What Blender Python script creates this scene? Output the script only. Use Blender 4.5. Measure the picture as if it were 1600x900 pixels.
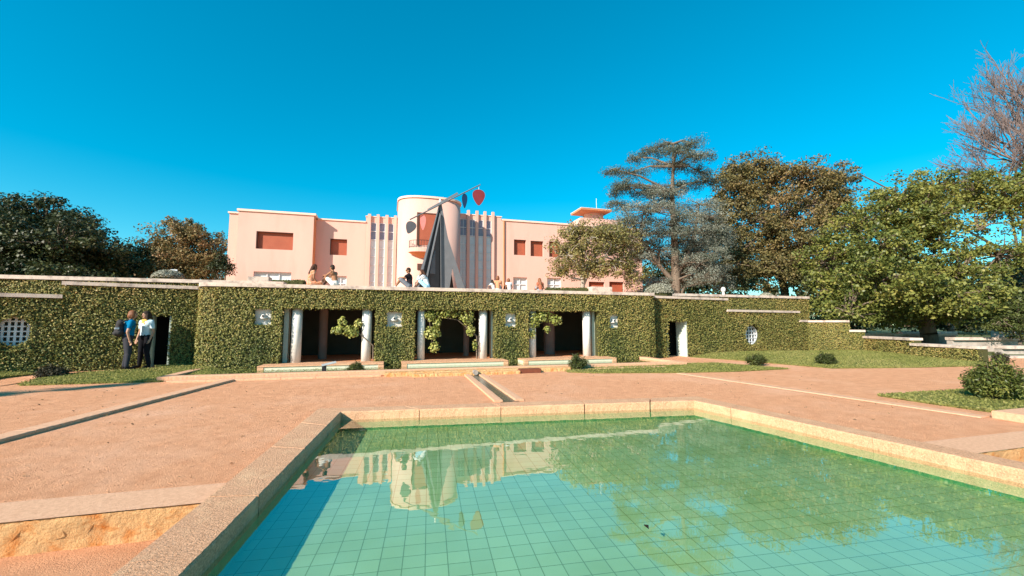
import bpy, bmesh, math, random
import numpy as np
from mathutils import Vector, Matrix

random.seed(7); rng = np.random.default_rng(7)
for o in list(bpy.data.objects): bpy.data.objects.remove(o)
sc = bpy.context.scene
COL = sc.collection
rad = math.radians

# ------------------------------------------------------------------ camera
F = 660.0; CH = 1.4; PIT = math.atan(57/F); YAW = rad(16.05)
cd = bpy.data.cameras.new('camera'); cam = bpy.data.objects.new('camera', cd); COL.objects.link(cam)
cam.location = (0, 0, CH); cam.rotation_euler = (rad(90)+PIT, 0, -YAW)
cd.sensor_width = 36; cd.lens = F/1600*36; cd.clip_end = 3000; cd.clip_start = .05
sc.camera = cam

# ------------------------------------------------------------------ world, sun, exposure
SUN = Vector((-1.5, -1.0, 1.0)).normalized()          # towards the sun
w = bpy.data.worlds.new('World'); sc.world = w; w.use_nodes = True
wn = w.node_tree; wn.nodes.clear()
sky = wn.nodes.new('ShaderNodeTexSky'); sky.sky_type = 'NISHITA'; sky.sun_disc = False
sky.sun_elevation = math.asin(SUN.z); sky.sun_rotation = math.atan2(SUN.x, SUN.y)
sky.air_density = 1.0; sky.dust_density = 0.2; sky.ozone_density = 2.0; sky.altitude = 100
hs = wn.nodes.new('ShaderNodeHueSaturation'); hs.inputs['Saturation'].default_value = 1.78; hs.inputs['Hue'].default_value = 0.470
bg = wn.nodes.new('ShaderNodeBackground'); bg.inputs['Strength'].default_value = 0.125
wo = wn.nodes.new('ShaderNodeOutputWorld')
tn = wn.nodes.new('ShaderNodeMix'); tn.data_type = 'RGBA'; tn.blend_type = 'MULTIPLY'; tn.inputs['Factor'].default_value = 1; tn.inputs['B'].default_value = (.55, .95, 1.0, 1)
gm = wn.nodes.new('ShaderNodeGamma'); gm.inputs['Gamma'].default_value = .85
wn.links.new(sky.outputs[0], gm.inputs['Color']); wn.links.new(gm.outputs[0], hs.inputs['Color']); wn.links.new(hs.outputs[0], tn.inputs['A']); wn.links.new(tn.outputs['Result'], bg.inputs['Color']); wn.links.new(bg.outputs[0], wo.inputs['Surface'])
sd = bpy.data.lights.new('sun', 'SUN'); sd.energy = 4.6; sd.angle = rad(.5); sd.color = (1.0, .89, .765)
so = bpy.data.objects.new('sun', sd); COL.objects.link(so); so.location = (-30, -20, 40)
so.rotation_euler = (-SUN).to_track_quat('-Z', 'Y').to_euler()
sc.view_settings.view_transform = 'Standard'; sc.view_settings.look = 'None'
sc.view_settings.exposure = 0.95; sc.view_settings.gamma = 1.0; sc.view_settings.use_curve_mapping = False
sc.render.engine = 'CYCLES'
sc.cycles.max_bounces = 6; sc.cycles.transparent_max_bounces = 8

# ------------------------------------------------------------------ layout: measured directions -> points in the garden's own frame (u right, v away from the viewer, z up)
def ray(px, py):
    x = (px-800)/F; y = (450-py)/F
    f = math.cos(PIT)-y*math.sin(PIT); z = math.sin(PIT)+y*math.cos(PIT)
    return (x*math.cos(YAW)+f*math.sin(YAW), -x*math.sin(YAW)+f*math.cos(YAW), z)
def G(px, py, z=0.0):
    r = ray(px, py); t = (z-CH)/r[2]; return (r[0]*t, r[1]*t)
def V(px, py, v):
    r = ray(px, py); t = v/r[1]; return (r[0]*t, CH+r[2]*t)
def D(px, py, fwd):                       # at a distance fwd along the level view direction
    r = ray(px, py); t = fwd/(r[0]*math.sin(YAW)+r[1]*math.cos(YAW)); return Vector((r[0]*t, r[1]*t, CH+r[2]*t))
def onwall(px, py, A, B):                 # distance s along wall line A->B and height z
    r = ray(px, py); dx, dy = B[0]-A[0], B[1]-A[1]; L = math.hypot(dx, dy); dx /= L; dy /= L
    # A + s*d = t*r
    det = -dx*r[1]+dy*r[0]
    t = (-dx*A[1]+dy*A[0])/det if abs(det) > 1e-9 else 0
    s = (t*r[0]-A[0])*dx+(t*r[1]-A[1])*dy
    return s, CH+t*r[2]

# ------------------------------------------------------------------ materials
def new_mat(name):
    m = bpy.data.materials.new(name); m.use_nodes = True
    nt = m.node_tree; b = nt.nodes['Principled BSDF']; return m, nt, b
def mat(name, c1, c2=None, scale=3., rough=.8, bump=0., bscale=40., bdist=.01, metal=0., spec=.3, detail=6, stretch=None, c3=None, c3scale=.6, coat=0, bump2=None):
    m, nt, b = new_mat(name); N = nt.nodes; L = nt.links
    b.inputs['Roughness'].default_value = rough; b.inputs['Metallic'].default_value = metal
    b.inputs['Specular IOR Level'].default_value = spec
    c2 = c2 or tuple(x*.8 for x in c1)
    tc = N.new('ShaderNodeTexCoord'); src = tc.outputs['Object']
    if stretch:
        mp = N.new('ShaderNodeMapping'); mp.inputs['Scale'].default_value = stretch
        L.new(src, mp.inputs['Vector']); src = mp.outputs['Vector']
    n = N.new('ShaderNodeTexNoise'); n.inputs['Scale'].default_value = scale; n.inputs['Detail'].default_value = detail; n.inputs['Roughness'].default_value = .6
    L.new(src, n.inputs['Vector'])
    r = N.new('ShaderNodeValToRGB'); r.color_ramp.elements[0].position = .33; r.color_ramp.elements[1].position = .67
    r.color_ramp.elements[0].color = (*c2, 1); r.color_ramp.elements[1].color = (*c1, 1)
    L.new(n.outputs['Fac'], r.inputs['Fac']); col = r.outputs['Color']
    if c3:
        n3 = N.new('ShaderNodeTexNoise'); n3.inputs['Scale'].default_value = c3scale; n3.inputs['Detail'].default_value = 8; n3.inputs['Roughness'].default_value = .65
        L.new(src, n3.inputs['Vector'])
        r3 = N.new('ShaderNodeValToRGB'); r3.color_ramp.elements[0].position = .5; r3.color_ramp.elements[1].position = .68
        L.new(n3.outputs['Fac'], r3.inputs['Fac'])
        mx = N.new('ShaderNodeMix'); mx.data_type = 'RGBA'
        L.new(r3.outputs['Color'], mx.inputs['Factor']); L.new(col, mx.inputs['A']); mx.inputs['B'].default_value = (*c3, 1); col = mx.outputs['Result']
    L.new(col, b.inputs['Base Color'])
    if bump:
        nb = N.new('ShaderNodeTexNoise'); nb.inputs['Scale'].default_value = bscale; nb.inputs['Detail'].default_value = 8; nb.inputs['Roughness'].default_value = .7
        L.new(src, nb.inputs['Vector'])
        bp = N.new('ShaderNodeBump'); bp.inputs['Strength'].default_value = bump; bp.inputs['Distance'].default_value = bdist
        L.new(nb.outputs['Fac'], bp.inputs['Height']); L.new(bp.outputs['Normal'], b.inputs['Normal'])
        if bump2:
            n2 = N.new('ShaderNodeTexNoise'); n2.inputs['Scale'].default_value = bump2[0]; n2.inputs['Detail'].default_value = 4; n2.inputs['Roughness'].default_value = .55; n2.inputs['Distortion'].default_value = 0
            L.new(src, n2.inputs['Vector']); b2 = N.new('ShaderNodeBump'); b2.inputs['Strength'].default_value = bump2[1]; b2.inputs['Distance'].default_value = bump2[2]
            L.new(n2.outputs['Fac'], b2.inputs['Height']); L.new(b2.outputs['Normal'], bp.inputs['Normal'])
    return m
def leaf_mat(name, cols, rough=.5, transl=.25, spec=.35):
    """cols: colours from low to high leaf tint"""
    m, nt, b = new_mat(name); N = nt.nodes; L = nt.links
    a = N.new('ShaderNodeAttribute'); a.attribute_name = 'tint'
    r = N.new('ShaderNodeValToRGB'); e = r.color_ramp.elements
    while len(e) < len(cols): e.new(.5)
    for i, c in enumerate(cols): e[i].position = i/(len(cols)-1); e[i].color = (*c, 1)
    L.new(a.outputs['Fac'], r.inputs['Fac']); L.new(r.outputs['Color'], b.inputs['Base Color'])
    b.inputs['Roughness'].default_value = rough; b.inputs['Specular IOR Level'].default_value = spec
    t = N.new('ShaderNodeBsdfTranslucent'); L.new(r.outputs['Color'], t.inputs['Color'])
    mx = N.new('ShaderNodeMixShader'); mx.inputs[0].default_value = transl
    L.new(b.outputs[0], mx.inputs[1]); L.new(t.outputs[0], mx.inputs[2]); L.new(mx.outputs[0], N['Material Output'].inputs['Surface'])
    return m
M = {}
M['gravel'] = mat('gravel', (.76,.38,.21), (.63,.29,.15), 4.5, .95, 1., 75, .02, spec=.1, c3=(.76,.41,.25), c3scale=.45, detail=12, bump2=(7,.45,.035))
M['gravel_low'] = mat('gravel_low', (.68,.34,.185), (.56,.265,.14), 5, .95, .9, 60, .02, spec=.1)
M['granite'] = mat('granite', (.80,.455,.27), (.48,.25,.135), 60, .85, 1., 70, .02, spec=.2, c3=(.74,.45,.26), c3scale=3)
M['granite_flat'] = mat('granite_flat', (.72,.42,.26), (.58,.32,.19), 30, .9, .6, 60, .008, spec=.15)
M['ochre'] = mat('ochre_stone', (.74,.44,.20), (.60,.36,.17), 7, .9, 1., 18, .04, spec=.15, c3=(.60,.20,.04), c3scale=5)
M['coping'] = mat('pale_coping', (.68,.54,.45), (.54,.43,.35), 9, .9, .6, 30, .01, c3=(.26,.20,.17), c3scale=2.5)
M['oldstone'] = mat('old_stone', (.50,.43,.37), (.34,.29,.25), 4, .9, .6, 20, .02, c3=(.16,.13,.11), c3scale=2)
M['stucco'] = mat('pink_stucco', (.70,.435,.355), (.665,.405,.33), 1.2, .9, .25, 90, .004, spec=.15, c3=(.63,.375,.30), c3scale=.9, stretch=(1,1,.22))
M['capstone'] = mat('pale_pink_cap', (.82,.60,.48), (.76,.54,.43), 3, .85, .2, 50, .004)
M['orange'] = mat('orange_render', (.62,.26,.12), (.56,.22,.10), 2, .9, .2, 60, .004)
M['white'] = mat('white_paint', (.78,.75,.70), (.70,.67,.63), 6, .7, .3, 40, .004, c3=(.62,.58,.50), c3scale=2)
M['mint'] = mat('mint_plaster', (.58,.64,.55), (.50,.56,.48), 4, .7, .2, 40, .004)
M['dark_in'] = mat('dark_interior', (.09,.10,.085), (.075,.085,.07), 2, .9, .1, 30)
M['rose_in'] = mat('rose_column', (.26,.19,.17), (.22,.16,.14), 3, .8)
M['shutter'] = mat('shutter_red', (.40,.105,.055), (.36,.09,.05), 2, .6, .9, 1, .03, stretch=(1,1,14))
M['frame_dark'] = mat('dark_brown_frame', (.10,.045,.03), None, 3, .6)
M['iron'] = mat('black_iron', (.03,.03,.035), None, 5, .5, metal=.3)
M['steel_grey'] = mat('grey_painted_steel', (.15,.155,.165), (.125,.13,.14), 3, .55, .15, 20)
M['steel_black'] = mat('black_painted_steel', (.012,.013,.016), (.02,.02,.024), 3, .45)
M['wframe'] = mat('white_frame', (.75,.76,.78), None, 5, .5)
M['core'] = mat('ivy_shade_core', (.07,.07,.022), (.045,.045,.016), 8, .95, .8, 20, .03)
M['bark'] = mat('bark', (.20,.15,.11), (.12,.09,.065), 5, .9, .8, 14, .02, stretch=(1,1,.25))
M['bark_pale'] = mat('pale_bark', (.38,.33,.27), (.22,.18,.15), 3, .9, .5, 10, .02)
M['soil'] = mat('soil', (.12,.08,.05), (.08,.055,.035), 6, .95, .8, 30, .02)
M['lawn'] = mat('lawn_grass', (.24,.24,.065), (.17,.18,.045), 2.5, .9, 1., 45, .05, spec=.1, c3=(.24,.225,.065), c3scale=.9)
M['lawn_far'] = mat('park_grass', (.10,.12,.035), (.08,.09,.03), .3, .95)
M['corten'] = mat('rusty_steel', (.20,.06,.03), (.15,.045,.025), 6, .8)
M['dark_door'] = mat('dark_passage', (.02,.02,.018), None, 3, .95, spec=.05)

# leaves
M['ivy'] = leaf_mat('ivy_leaves', [(.08,.10,.026),(.19,.195,.05),(.30,.265,.075),(.40,.29,.095),(.38,.22,.07)], .55, .15, .3)
M['green'] = leaf_mat('dark_green_leaves', [(.028,.036,.012),(.058,.067,.02),(.12,.12,.035)], .5, .12)
M['midgreen'] = leaf_mat('bright_green_leaves', [(.04,.06,.016),(.12,.15,.034),(.23,.235,.052),(.38,.33,.085)], .45, .3)
M['autumn'] = leaf_mat('autumn_leaves', [(.075,.07,.024),(.15,.13,.045),(.24,.175,.065),(.34,.20,.09)], .6, .2)
M['sparse'] = leaf_mat('olive_yellow_leaves', [(.10,.11,.03),(.22,.20,.06),(.36,.29,.11),(.44,.33,.15)], .5, .3)
M['cedar'] = leaf_mat('blue_grey_needles', [(.065,.085,.055),(.15,.165,.125),(.26,.265,.21),(.36,.35,.28)], .6, .1)
M['silver'] = leaf_mat('silver_leaves', [(.16,.16,.11),(.30,.29,.22),(.42,.40,.31)], .7, .1)
M['shrub'] = leaf_mat('shrub_leaves', [(.03,.045,.012),(.075,.095,.022),(.14,.15,.035)], .55, .2)
M['darkshrub'] = leaf_mat('dark_shrub_leaves', [(.03,.028,.018),(.06,.055,.03),(.10,.085,.045)], .6, .1)
M['ficus'] = leaf_mat('pale_yellow_leaves', [(.10,.14,.03),(.30,.33,.07),(.62,.58,.20)], .4, .3)
M['grass'] = leaf_mat('grass_blades', [(.15,.17,.04),(.26,.26,.075),(.36,.31,.12)], .7, .3, .15)

def skin(name, c): return mat(name, c, tuple(x*.9 for x in c), 8, .6, spec=.25)
M['skin'] = skin('skin_fair', (.48,.27,.18)); M['skin_tan'] = skin('skin_tanned', (.34,.16,.085))
def cloth(name, c, c2=None, scale=14): return mat(name, c, c2 or tuple(x*.85 for x in c), scale, .9, .3, 60, .004, spec=.1)
M['hair_dark'] = mat('dark_hair', (.025,.015,.01), (.035,.022,.015), 30, .8, .6, 60, .01, stretch=(1,1,.2))
M['hair_brown'] = mat('brown_hair', (.085,.035,.018), (.05,.02,.012), 30, .8, .6, 60, .01, stretch=(1,1,.2))
M['hair_auburn'] = mat('auburn_hair', (.26,.10,.04), (.14,.05,.02), 30, .55, .6, 60, .01, stretch=(1,1,.2))

# pool floor tiles
def tile_mat(name, c1, c2, mortar, size, ms=.006):
    m, nt, b = new_mat(name); N = nt.nodes; L = nt.links
    tc = N.new('ShaderNodeTexCoord')
    br = N.new('ShaderNodeTexBrick'); br.offset = 0; br.squash = 1
    br.inputs['Scale'].default_value = 1; br.inputs['Brick Width'].default_value = size; br.inputs['Row Height'].default_value = size
    br.inputs['Mortar Size'].default_value = ms; br.inputs['Mortar Smooth'].default_value = .3
    br.inputs['Color1'].default_value = (*c1, 1); br.inputs['Color2'].default_value = (*c2, 1); br.inputs['Mortar'].default_value = (*mortar, 1)
    L.new(tc.outputs['Object'], br.inputs['Vector'])
    n = N.new('ShaderNodeTexNoise'); n.inputs['Scale'].default_value = 1.1; n.inputs['Detail'].default_value = 7; L.new(tc.outputs['Object'], n.inputs['Vector'])
    r = N.new('ShaderNodeValToRGB'); r.color_ramp.elements[0].position = .45; r.color_ramp.elements[1].position = .7
    r.color_ramp.elements[0].color = (1, 1, 1, 1); r.color_ramp.elements[1].color = (.78, .74, .42, 1)
    L.new(n.outputs['Fac'], r.inputs['Fac'])
    mx = N.new('ShaderNodeMix'); mx.data_type = 'RGBA'; mx.blend_type = 'MULTIPLY'; mx.inputs['Factor'].default_value = .6
    L.new(br.outputs['Color'], mx.inputs['A']); L.new(r.outputs['Color'], mx.inputs['B']); L.new(mx.outputs['Result'], b.inputs['Base Color'])
    b.inputs['Roughness'].default_value = .5
    return m
M['tiles'] = tile_mat('pool_tiles', (.48,.64,.40), (.42,.57,.35), (.20,.28,.09), .155, .004)
M['tiles_wall'] = mat('green_wall_tiles', (.10,.38,.20), (.07,.28,.14), 12, .4)
M['tiles_pale'] = mat('mint_band', (.62,.58,.43), (.54,.53,.38), 9, .6)
def water_mat(name, tint, ior, bscale, bstr, dist=.01):
    m, nt, b = new_mat(name); N = nt.nodes; L = nt.links; N.remove(b)
    lw = N.new('ShaderNodeLayerWeight'); lw.inputs['Blend'].default_value = .5
    pw = N.new('ShaderNodeMath'); pw.operation = 'POWER'; pw.inputs[1].default_value = 2.8
    fr = N.new('ShaderNodeMath'); fr.operation = 'MULTIPLY_ADD'; fr.inputs[1].default_value = 1-ior; fr.inputs[2].default_value = ior
    L.new(lw.outputs['Facing'], pw.inputs[0]); L.new(pw.outputs[0], fr.inputs[0])
    tr = N.new('ShaderNodeBsdfTransparent'); tr.inputs['Color'].default_value = (*tint, 1)
    gl = N.new('ShaderNodeBsdfGlossy'); gl.inputs['Roughness'].default_value = .015
    mx = N.new('ShaderNodeMixShader')
    tc = N.new('ShaderNodeTexCoord'); n = N.new('ShaderNodeTexNoise'); n.inputs['Scale'].default_value = bscale; n.inputs['Detail'].default_value = 2
    L.new(tc.outputs['Object'], n.inputs['Vector'])
    bp = N.new('ShaderNodeBump'); bp.inputs['Strength'].default_value = bstr; bp.inputs['Distance'].default_value = dist
    L.new(n.outputs['Fac'], bp.inputs['Height'])
    for x in (lw, gl): L.new(bp.outputs['Normal'], x.inputs['Normal'])
    L.new(fr.outputs[0], mx.inputs[0]); L.new(tr.outputs[0], mx.inputs[1]); L.new(gl.outputs[0], mx.inputs[2])
    L.new(mx.outputs[0], N['Material Output'].inputs['Surface'])
    return m
M['water'] = water_mat('clear_water', (.84,.97,.82), .13, 3.2, .12)
M['pane'] = mat('pale_glazing', (.66,.70,.70), (.58,.63,.64), 1.5, .25, spec=.4)
M['pane_top'] = mat('dull_glazing', (.26,.24,.30), (.20,.19,.24), 1.5, .15, spec=.6)

# ------------------------------------------------------------------ object helpers
def tag(o, label=None, cat=None, group=None, kind=None):
    if label: o['label'] = label
    if cat: o['category'] = cat
    if group: o['group'] = group
    if kind: o['kind'] = kind
    return o
def thing(name, label, cat, loc=(0,0,0), rz=0, group=None):
    o = bpy.data.objects.new(name, None); COL.objects.link(o); o.location = loc; o.rotation_euler = (0,0,rz)
    o.empty_display_size = .2
    return tag(o, label, cat, group)
def link(name, me, m=None, parent=None, smooth=False):
    o = bpy.data.objects.new(name, me); COL.objects.link(o)
    if m: me.materials.append(m)
    if parent:
        o.parent = parent
        if parent.type == 'EMPTY' or True:
            o.matrix_parent_inverse = parent_world(parent).inverted()
    if smooth:
        for p in me.polygons: p.use_smooth = True
    return o
def parent_world(p):
    mtx = Matrix.LocRotScale(p.location, p.rotation_euler, p.scale)
    if p.parent: return parent_world(p.parent) @ p.matrix_parent_inverse @ mtx
    return mtx
def bmobj(name, bm, m, parent=None, smooth=False):
    bmesh.ops.recalc_face_normals(bm, faces=bm.faces)
    me = bpy.data.meshes.new(name); bm.to_mesh(me); bm.free()
    return link(name, me, m, parent, smooth)
def box(bm, x0, x1, y0, y1, z0, z1, bev=0, rot=0, c=None):
    r = bmesh.ops.create_cube(bm, size=1)['verts']
    mt = Matrix.Translation(((x0+x1)/2, (y0+y1)/2, (z0+z1)/2)) @ Matrix.Rotation(rot, 4, 'Z') @ Matrix.Diagonal((x1-x0, y1-y0, z1-z0, 1))
    bmesh.ops.transform(bm, matrix=mt, verts=r)
    if bev:
        es = list({e for v in r for e in v.link_edges})
        bmesh.ops.bevel(bm, geom=es, offset=bev, segments=2, affect='EDGES')
def bar(bm, a, b, wd, h, up=(0,0,1)):
    a = Vector(a); b = Vector(b); d = b-a; L = d.length; d.normalize(); s = d.cross(Vector(up)).normalized(); n = s.cross(d)
    r = bmesh.ops.create_cube(bm, size=1)['verts']
    R = Matrix((( s.x, d.x, n.x, 0),(s.y, d.y, n.y, 0),(s.z, d.z, n.z, 0),(0,0,0,1)))
    bmesh.ops.transform(bm, matrix=Matrix.Translation((a+b)/2) @ R @ Matrix.Diagonal((wd, L, h, 1)), verts=r)
def cyl(bm, a, b, r0, r1=None, n=16):
    a = Vector(a); b = Vector(b); r1 = r0 if r1 is None else r1; d = b-a
    q = d.to_track_quat('Z', 'Y').to_matrix().to_4x4()
    vs = bmesh.ops.create_cone(bm, cap_ends=True, segments=n, radius1=r0, radius2=r1, depth=d.length)['verts']
    bmesh.ops.transform(bm, matrix=Matrix.Translation((a+b)/2) @ q, verts=vs)
def ell(bm, c, r, n=12, rot=None):
    vs = bmesh.ops.create_uvsphere(bm, u_segments=n, v_segments=max(6, n*2//3), radius=1)['verts']
    mt = Matrix.Translation(c) @ (rot or Matrix.Identity(4)) @ Matrix.Diagonal((*r, 1))
    bmesh.ops.transform(bm, matrix=mt, verts=vs)
def fill(bm, loops):
    """loops: lists of 3D points in one plane, outer first; returns faces"""
    es = []
    for lp in loops:
        vs = [bm.verts.new(p) for p in lp]
        es += [bm.edges.new((vs[i], vs[(i+1) % len(vs)])) for i in range(len(vs))]
    return bmesh.ops.triangle_fill(bm, use_beauty=True, use_dissolve=False, edges=es)['geom']
def extrude_poly(bm, loops, vec):
    """solid from planar polygon with holes"""
    vec = Vector(vec)
    fill(bm, loops); fill(bm, [[Vector(p)+vec for p in lp] for lp in loops])
    for lp in loops:
        for i in range(len(lp)):
            a, b = Vector(lp[i]), Vector(lp[(i+1) % len(lp)])
            bm.faces.new([bm.verts.new(p) for p in (a, b, b+vec, a+vec)])
    bmesh.ops.remove_doubles(bm, verts=bm.verts, dist=1e-5)
def rect(s0, s1, z0, z1): return [(s0,z0),(s1,z0),(s1,z1),(s0,z1)]
def circ(s, z, r, n=28, rz=None): return [(s+r*math.cos(2*math.pi*i/n), z+(rz or r)*math.sin(2*math.pi*i/n)) for i in range(n)]
def wallmesh(name, A, B, outline, holes, th, m, parent=None):
    """wall face on line A->B, outline/holes in (s,z); thickness goes away from the viewer (to the left of A->B)"""
    d = Vector((B[0]-A[0], B[1]-A[1], 0)).normalized(); n = Vector((-d.y, d.x, 0))
    P = lambda s, z: Vector((A[0], A[1], 0))+d*s+Vector((0,0,z))
    bm = bmesh.new(); extrude_poly(bm, [[P(*p) for p in outline]]+[[P(*p) for p in h] for h in holes], n*th)
    return bmobj(name, bm, m, parent)
def inpoly(pts, poly):
    x, y = pts[:,0], pts[:,1]; ins = np.zeros(len(pts), bool); n = len(poly)
    for i in range(n):
        x1, y1 = poly[i]; x2, y2 = poly[(i+1) % n]
        c = ((y1 > y) != (y2 > y)) & (x < (x2-x1)*(y-y1)/((y2-y1) if abs(y2-y1) > 1e-12 else 1e-12)+x1)
        ins ^= c
    return ins
def np_mesh(name, verts, faces, mtl, parent=None, tint=None, smooth=False):
    me = bpy.data.meshes.new(name); nv = len(verts); nf, k = faces.shape
    me.vertices.add(nv); me.vertices.foreach_set('co', np.asarray(verts, np.float32).ravel())
    me.loops.add(nf*k); me.loops.foreach_set('vertex_index', faces.astype(np.int32).ravel())
    me.polygons.add(nf); me.polygons.foreach_set('loop_start', np.arange(0, nf*k, k, dtype=np.int32)); me.polygons.foreach_set('loop_total', np.full(nf, k, np.int32))
    if tint is not None:
        a = me.attributes.new('tint', 'FLOAT', 'POINT'); a.data.foreach_set('value', np.asarray(tint, np.float32))
    if smooth: me.polygons.foreach_set('use_smooth', np.ones(nf, bool))
    me.update(calc_edges=True); me.validate()
    return link(name, me, mtl, parent)
def unit(a): return a/np.maximum(np.linalg.norm(a, axis=1, keepdims=True), 1e-9)
def leaves(name, C, Nn, size, mtl, parent=None, tint=None, aspect=.62, fold=.18):
    """each leaf a bent rhombus (two triangles as one quad folded is kept as quad)"""
    n = len(C); Nn = unit(Nn); size = np.broadcast_to(size, n)[:,None]
    R = unit(np.cross(Nn, rng.normal(size=(n,3)))); U = np.cross(Nn, R)
    v = np.empty((n,4,3)); v[:,0] = C-U*size*.5; v[:,1] = C+R*size*.5*aspect+Nn*size*fold*.4; v[:,2] = C+U*size*.5-Nn*size*fold; v[:,3] = C-R*size*.5*aspect+Nn*size*fold*.4
    if tint is None: tint = rng.random(n)
    return np_mesh(name, v.reshape(-1,3), np.arange(n*4).reshape(n,4), mtl, parent, np.repeat(np.clip(tint, 0, 1), 4))
def tubes(name, segs, mtl, parent=None, n=5):
    S = np.array([[*a, *b, r0, r1] for a, b, r0, r1 in segs], float); k = len(S)
    a, b = S[:,:3], S[:,3:6]; d = unit(b-a); ref = np.where(np.abs(d[:,2:3]) > .9, [[1.,0,0]], [[0,0,1.]])
    s = unit(np.cross(d, ref)); t = np.cross(d, s)
    v = np.empty((k, 2*n, 3))
    for i in range(n):
        an = 2*math.pi*i/n; o = s*math.cos(an)+t*math.sin(an)
        v[:,i] = a+o*S[:,6:7]; v[:,n+i] = b+o*S[:,7:8]
    f = np.array([[i, (i+1) % n, n+(i+1) % n, n+i] for i in range(n)])
    F_ = (np.arange(k)[:,None,None]*2*n+f[None]).reshape(-1,4)
    return np_mesh(name, v.reshape(-1,3), F_, mtl, parent, smooth=True)
def lowfreq(P, sc_, seed):
    r = np.random.default_rng(seed); out = np.zeros(len(P))
    for i in range(6):
        k = r.normal(size=3)*sc_*(1+i*.5); out += np.sin(P@k+r.random()*6.28)/(1+i*.35)
    return out/3

# ------------------------------------------------------------------ ground, water, terrace (setting)
POOL = [(-.70,7.20),(5.25,6.50),(5.45,5.0),(5.72,2.6),(6.12,-1.2),(-1.42,-1.2),(-1.04,3.04)]
COUT = [(-1.09,7.58),(5.62,6.86),(5.80,4.95),(6.07,2.6),(6.47,-1.2),(-1.78,-1.2),(-1.42,3.04)]
BAS = [(-5.2,12.75),(9.6,12.75),(9.6,14.98),(-5.2,14.98)]
PH = .02
low = [(-60,-40),(60,-40),(60,3.16),(6.0,3.16),(6.47,-1.2),(-1.78,-1.2),(-1.5,4.0),(-60,4.0)]
bm = bmesh.new()
outer = [(-700,900),(700,900),(700,-200),(-700,-200)]
lowhole = [(-60,-40),(60,-40),(60,3.16),(5.9,3.16),(5.45,6.68),(-.88,7.38),(-1.22,4.0),(-60,4.0)]
fill(bm, [[(x,y,0) for x,y in outer], [(x,y,0) for x,y in lowhole], [(x,y,0) for x,y in BAS]])
for f in bm.faces:
    if f.normal.z < 0: f.normal_flip()
me = bpy.data.meshes.new('ground'); bm.to_mesh(me); bm.free()
tag(link('ground', me, M['gravel']), kind='structure')
bm = bmesh.new()
fill(bm, [[(x,y,-.25) for x,y in [(-60,-40),(60,-40),(60,3.3),(5.7,3.3),(6.2,-1.5),(-1.6,-1.5),(-1.2,4.1),(-60,4.1)]]])
tag(bmobj('ground_lower', bm, M['gravel_low']), kind='structure')

# pool: walls, floor, water
pool = thing('reflecting_pool', 'wide shallow pool with green tiled floor and granite rim in the foreground', 'pool', (2.3,3,-.35))
bm = bmesh.new()
TA = rad(-5.0); c5, s5 = math.cos(TA), math.sin(TA)
tl = [((x*c5+y*s5), (-x*s5+y*c5)) for x, y in POOL]
fill(bm, [[(x,y,0) for x,y in tl]])
fo = bmobj('tiled_floor', bm, M['tiles']); fo.location = (0,0,-.25); fo.rotation_euler = (0,0,TA)
fo.parent = pool; fo.matrix_parent_inverse = parent_world(pool).inverted()
bm = bmesh.new()
for i in range(len(POOL)):
    a, b = POOL[i], POOL[(i+1) % len(POOL)]
    bm.faces.new([bm.verts.new(p) for p in ((*a,-.25),(*b,-.25),(*b,-.125),(*a,-.125))])
bmobj('basin_wall', bm, M['tiles_wall'], pool)
def ring_piece(i0, t0, t1, i1, top=.045, bot=-.125):
    ia, oa, ib, ob = Vector(POOL[i0]), Vector(COUT[i0]), Vector(POOL[i1]), Vector(COUT[i1])
    a = ia.lerp(ib, t0); b = ia.lerp(ib, t1); c = oa.lerp(ob, t1); d = oa.lerp(ob, t0)
    return a, b, c, d
def stone(bm, a, b, c, d, z0, z1, seed, cuts=26, rough=.0035):
    """block of quad plan a,b (inner) c,d (outer), with worn wavy faces"""
    rr = random.Random(seed); n = cuts; L = (b-a).length; n = max(3, int(L/.045)); prof = [(0,z0),(0.0,z0+(z1-z0)*.5),(.0,z1-.018),(.03,z1),(.35,z1+.002),(.7,z1+.001),(.97,z1),(1,z1-.012),(1,-.02 if z0 < -.02 else z0)]
    g = []
    for i in range(n+1):
        t = i/n; p = a.lerp(b, t); q = d.lerp(c, t); row = []
        for k, (s, z) in enumerate(prof):
            x = p.lerp(q, s); j = rough
            off = (q-p).normalized()*(rr.uniform(-j, j) if 0 < k < 4 or k > 6 else 0)
            row.append(bm.verts.new((x.x+off.x, x.y+off.y, z+(rr.uniform(-j, j)*.35 if k > 0 else 0))))
        g.append(row)
    for i in range(n):
        for k in range(len(prof)-1):
            bm.faces.new((g[i][k], g[i][k+1], g[i+1][k+1], g[i+1][k]))
    for row in (g[0], g[-1]): bm.faces.new(row)
pieces = [(0,1,[0,.2,.42,.66,.86,1]), (1,2,[0,.5,1]), (2,3,[0,.5,1]), (3,4,[0,.4,.8,1]), (6,0,[0,.21,.52,.78,1]), (5,6,[0,.35,.68,1])]
sid = 0
for i0, i1, ts in pieces:
    for t0, t1 in zip(ts, ts[1:]):
        a, b, c, d = ring_piece(i0, t0, t1, i1); L = (b-a).length; e = .002/L
        a, b, c, d = ring_piece(i0, t0+(e if t0 > 0 else 0), t1-(e if t1 < 1 else 0), i1)
        bm = bmesh.new(); stone(bm, a, b, c, d, -.125, .045, sid); sid += 1
        bmobj('coping_stone', bm, M['granite'], pool)
bm = bmesh.new(); fill(bm, [[(x,y,-.085) for x,y in POOL]])
for f in bm.faces:
    if f.normal.z < 0: f.normal_flip()
me = bpy.data.meshes.new('water'); bm.to_mesh(me); bm.free(); tag(link('water', me, M['water']), kind='structure')

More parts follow.
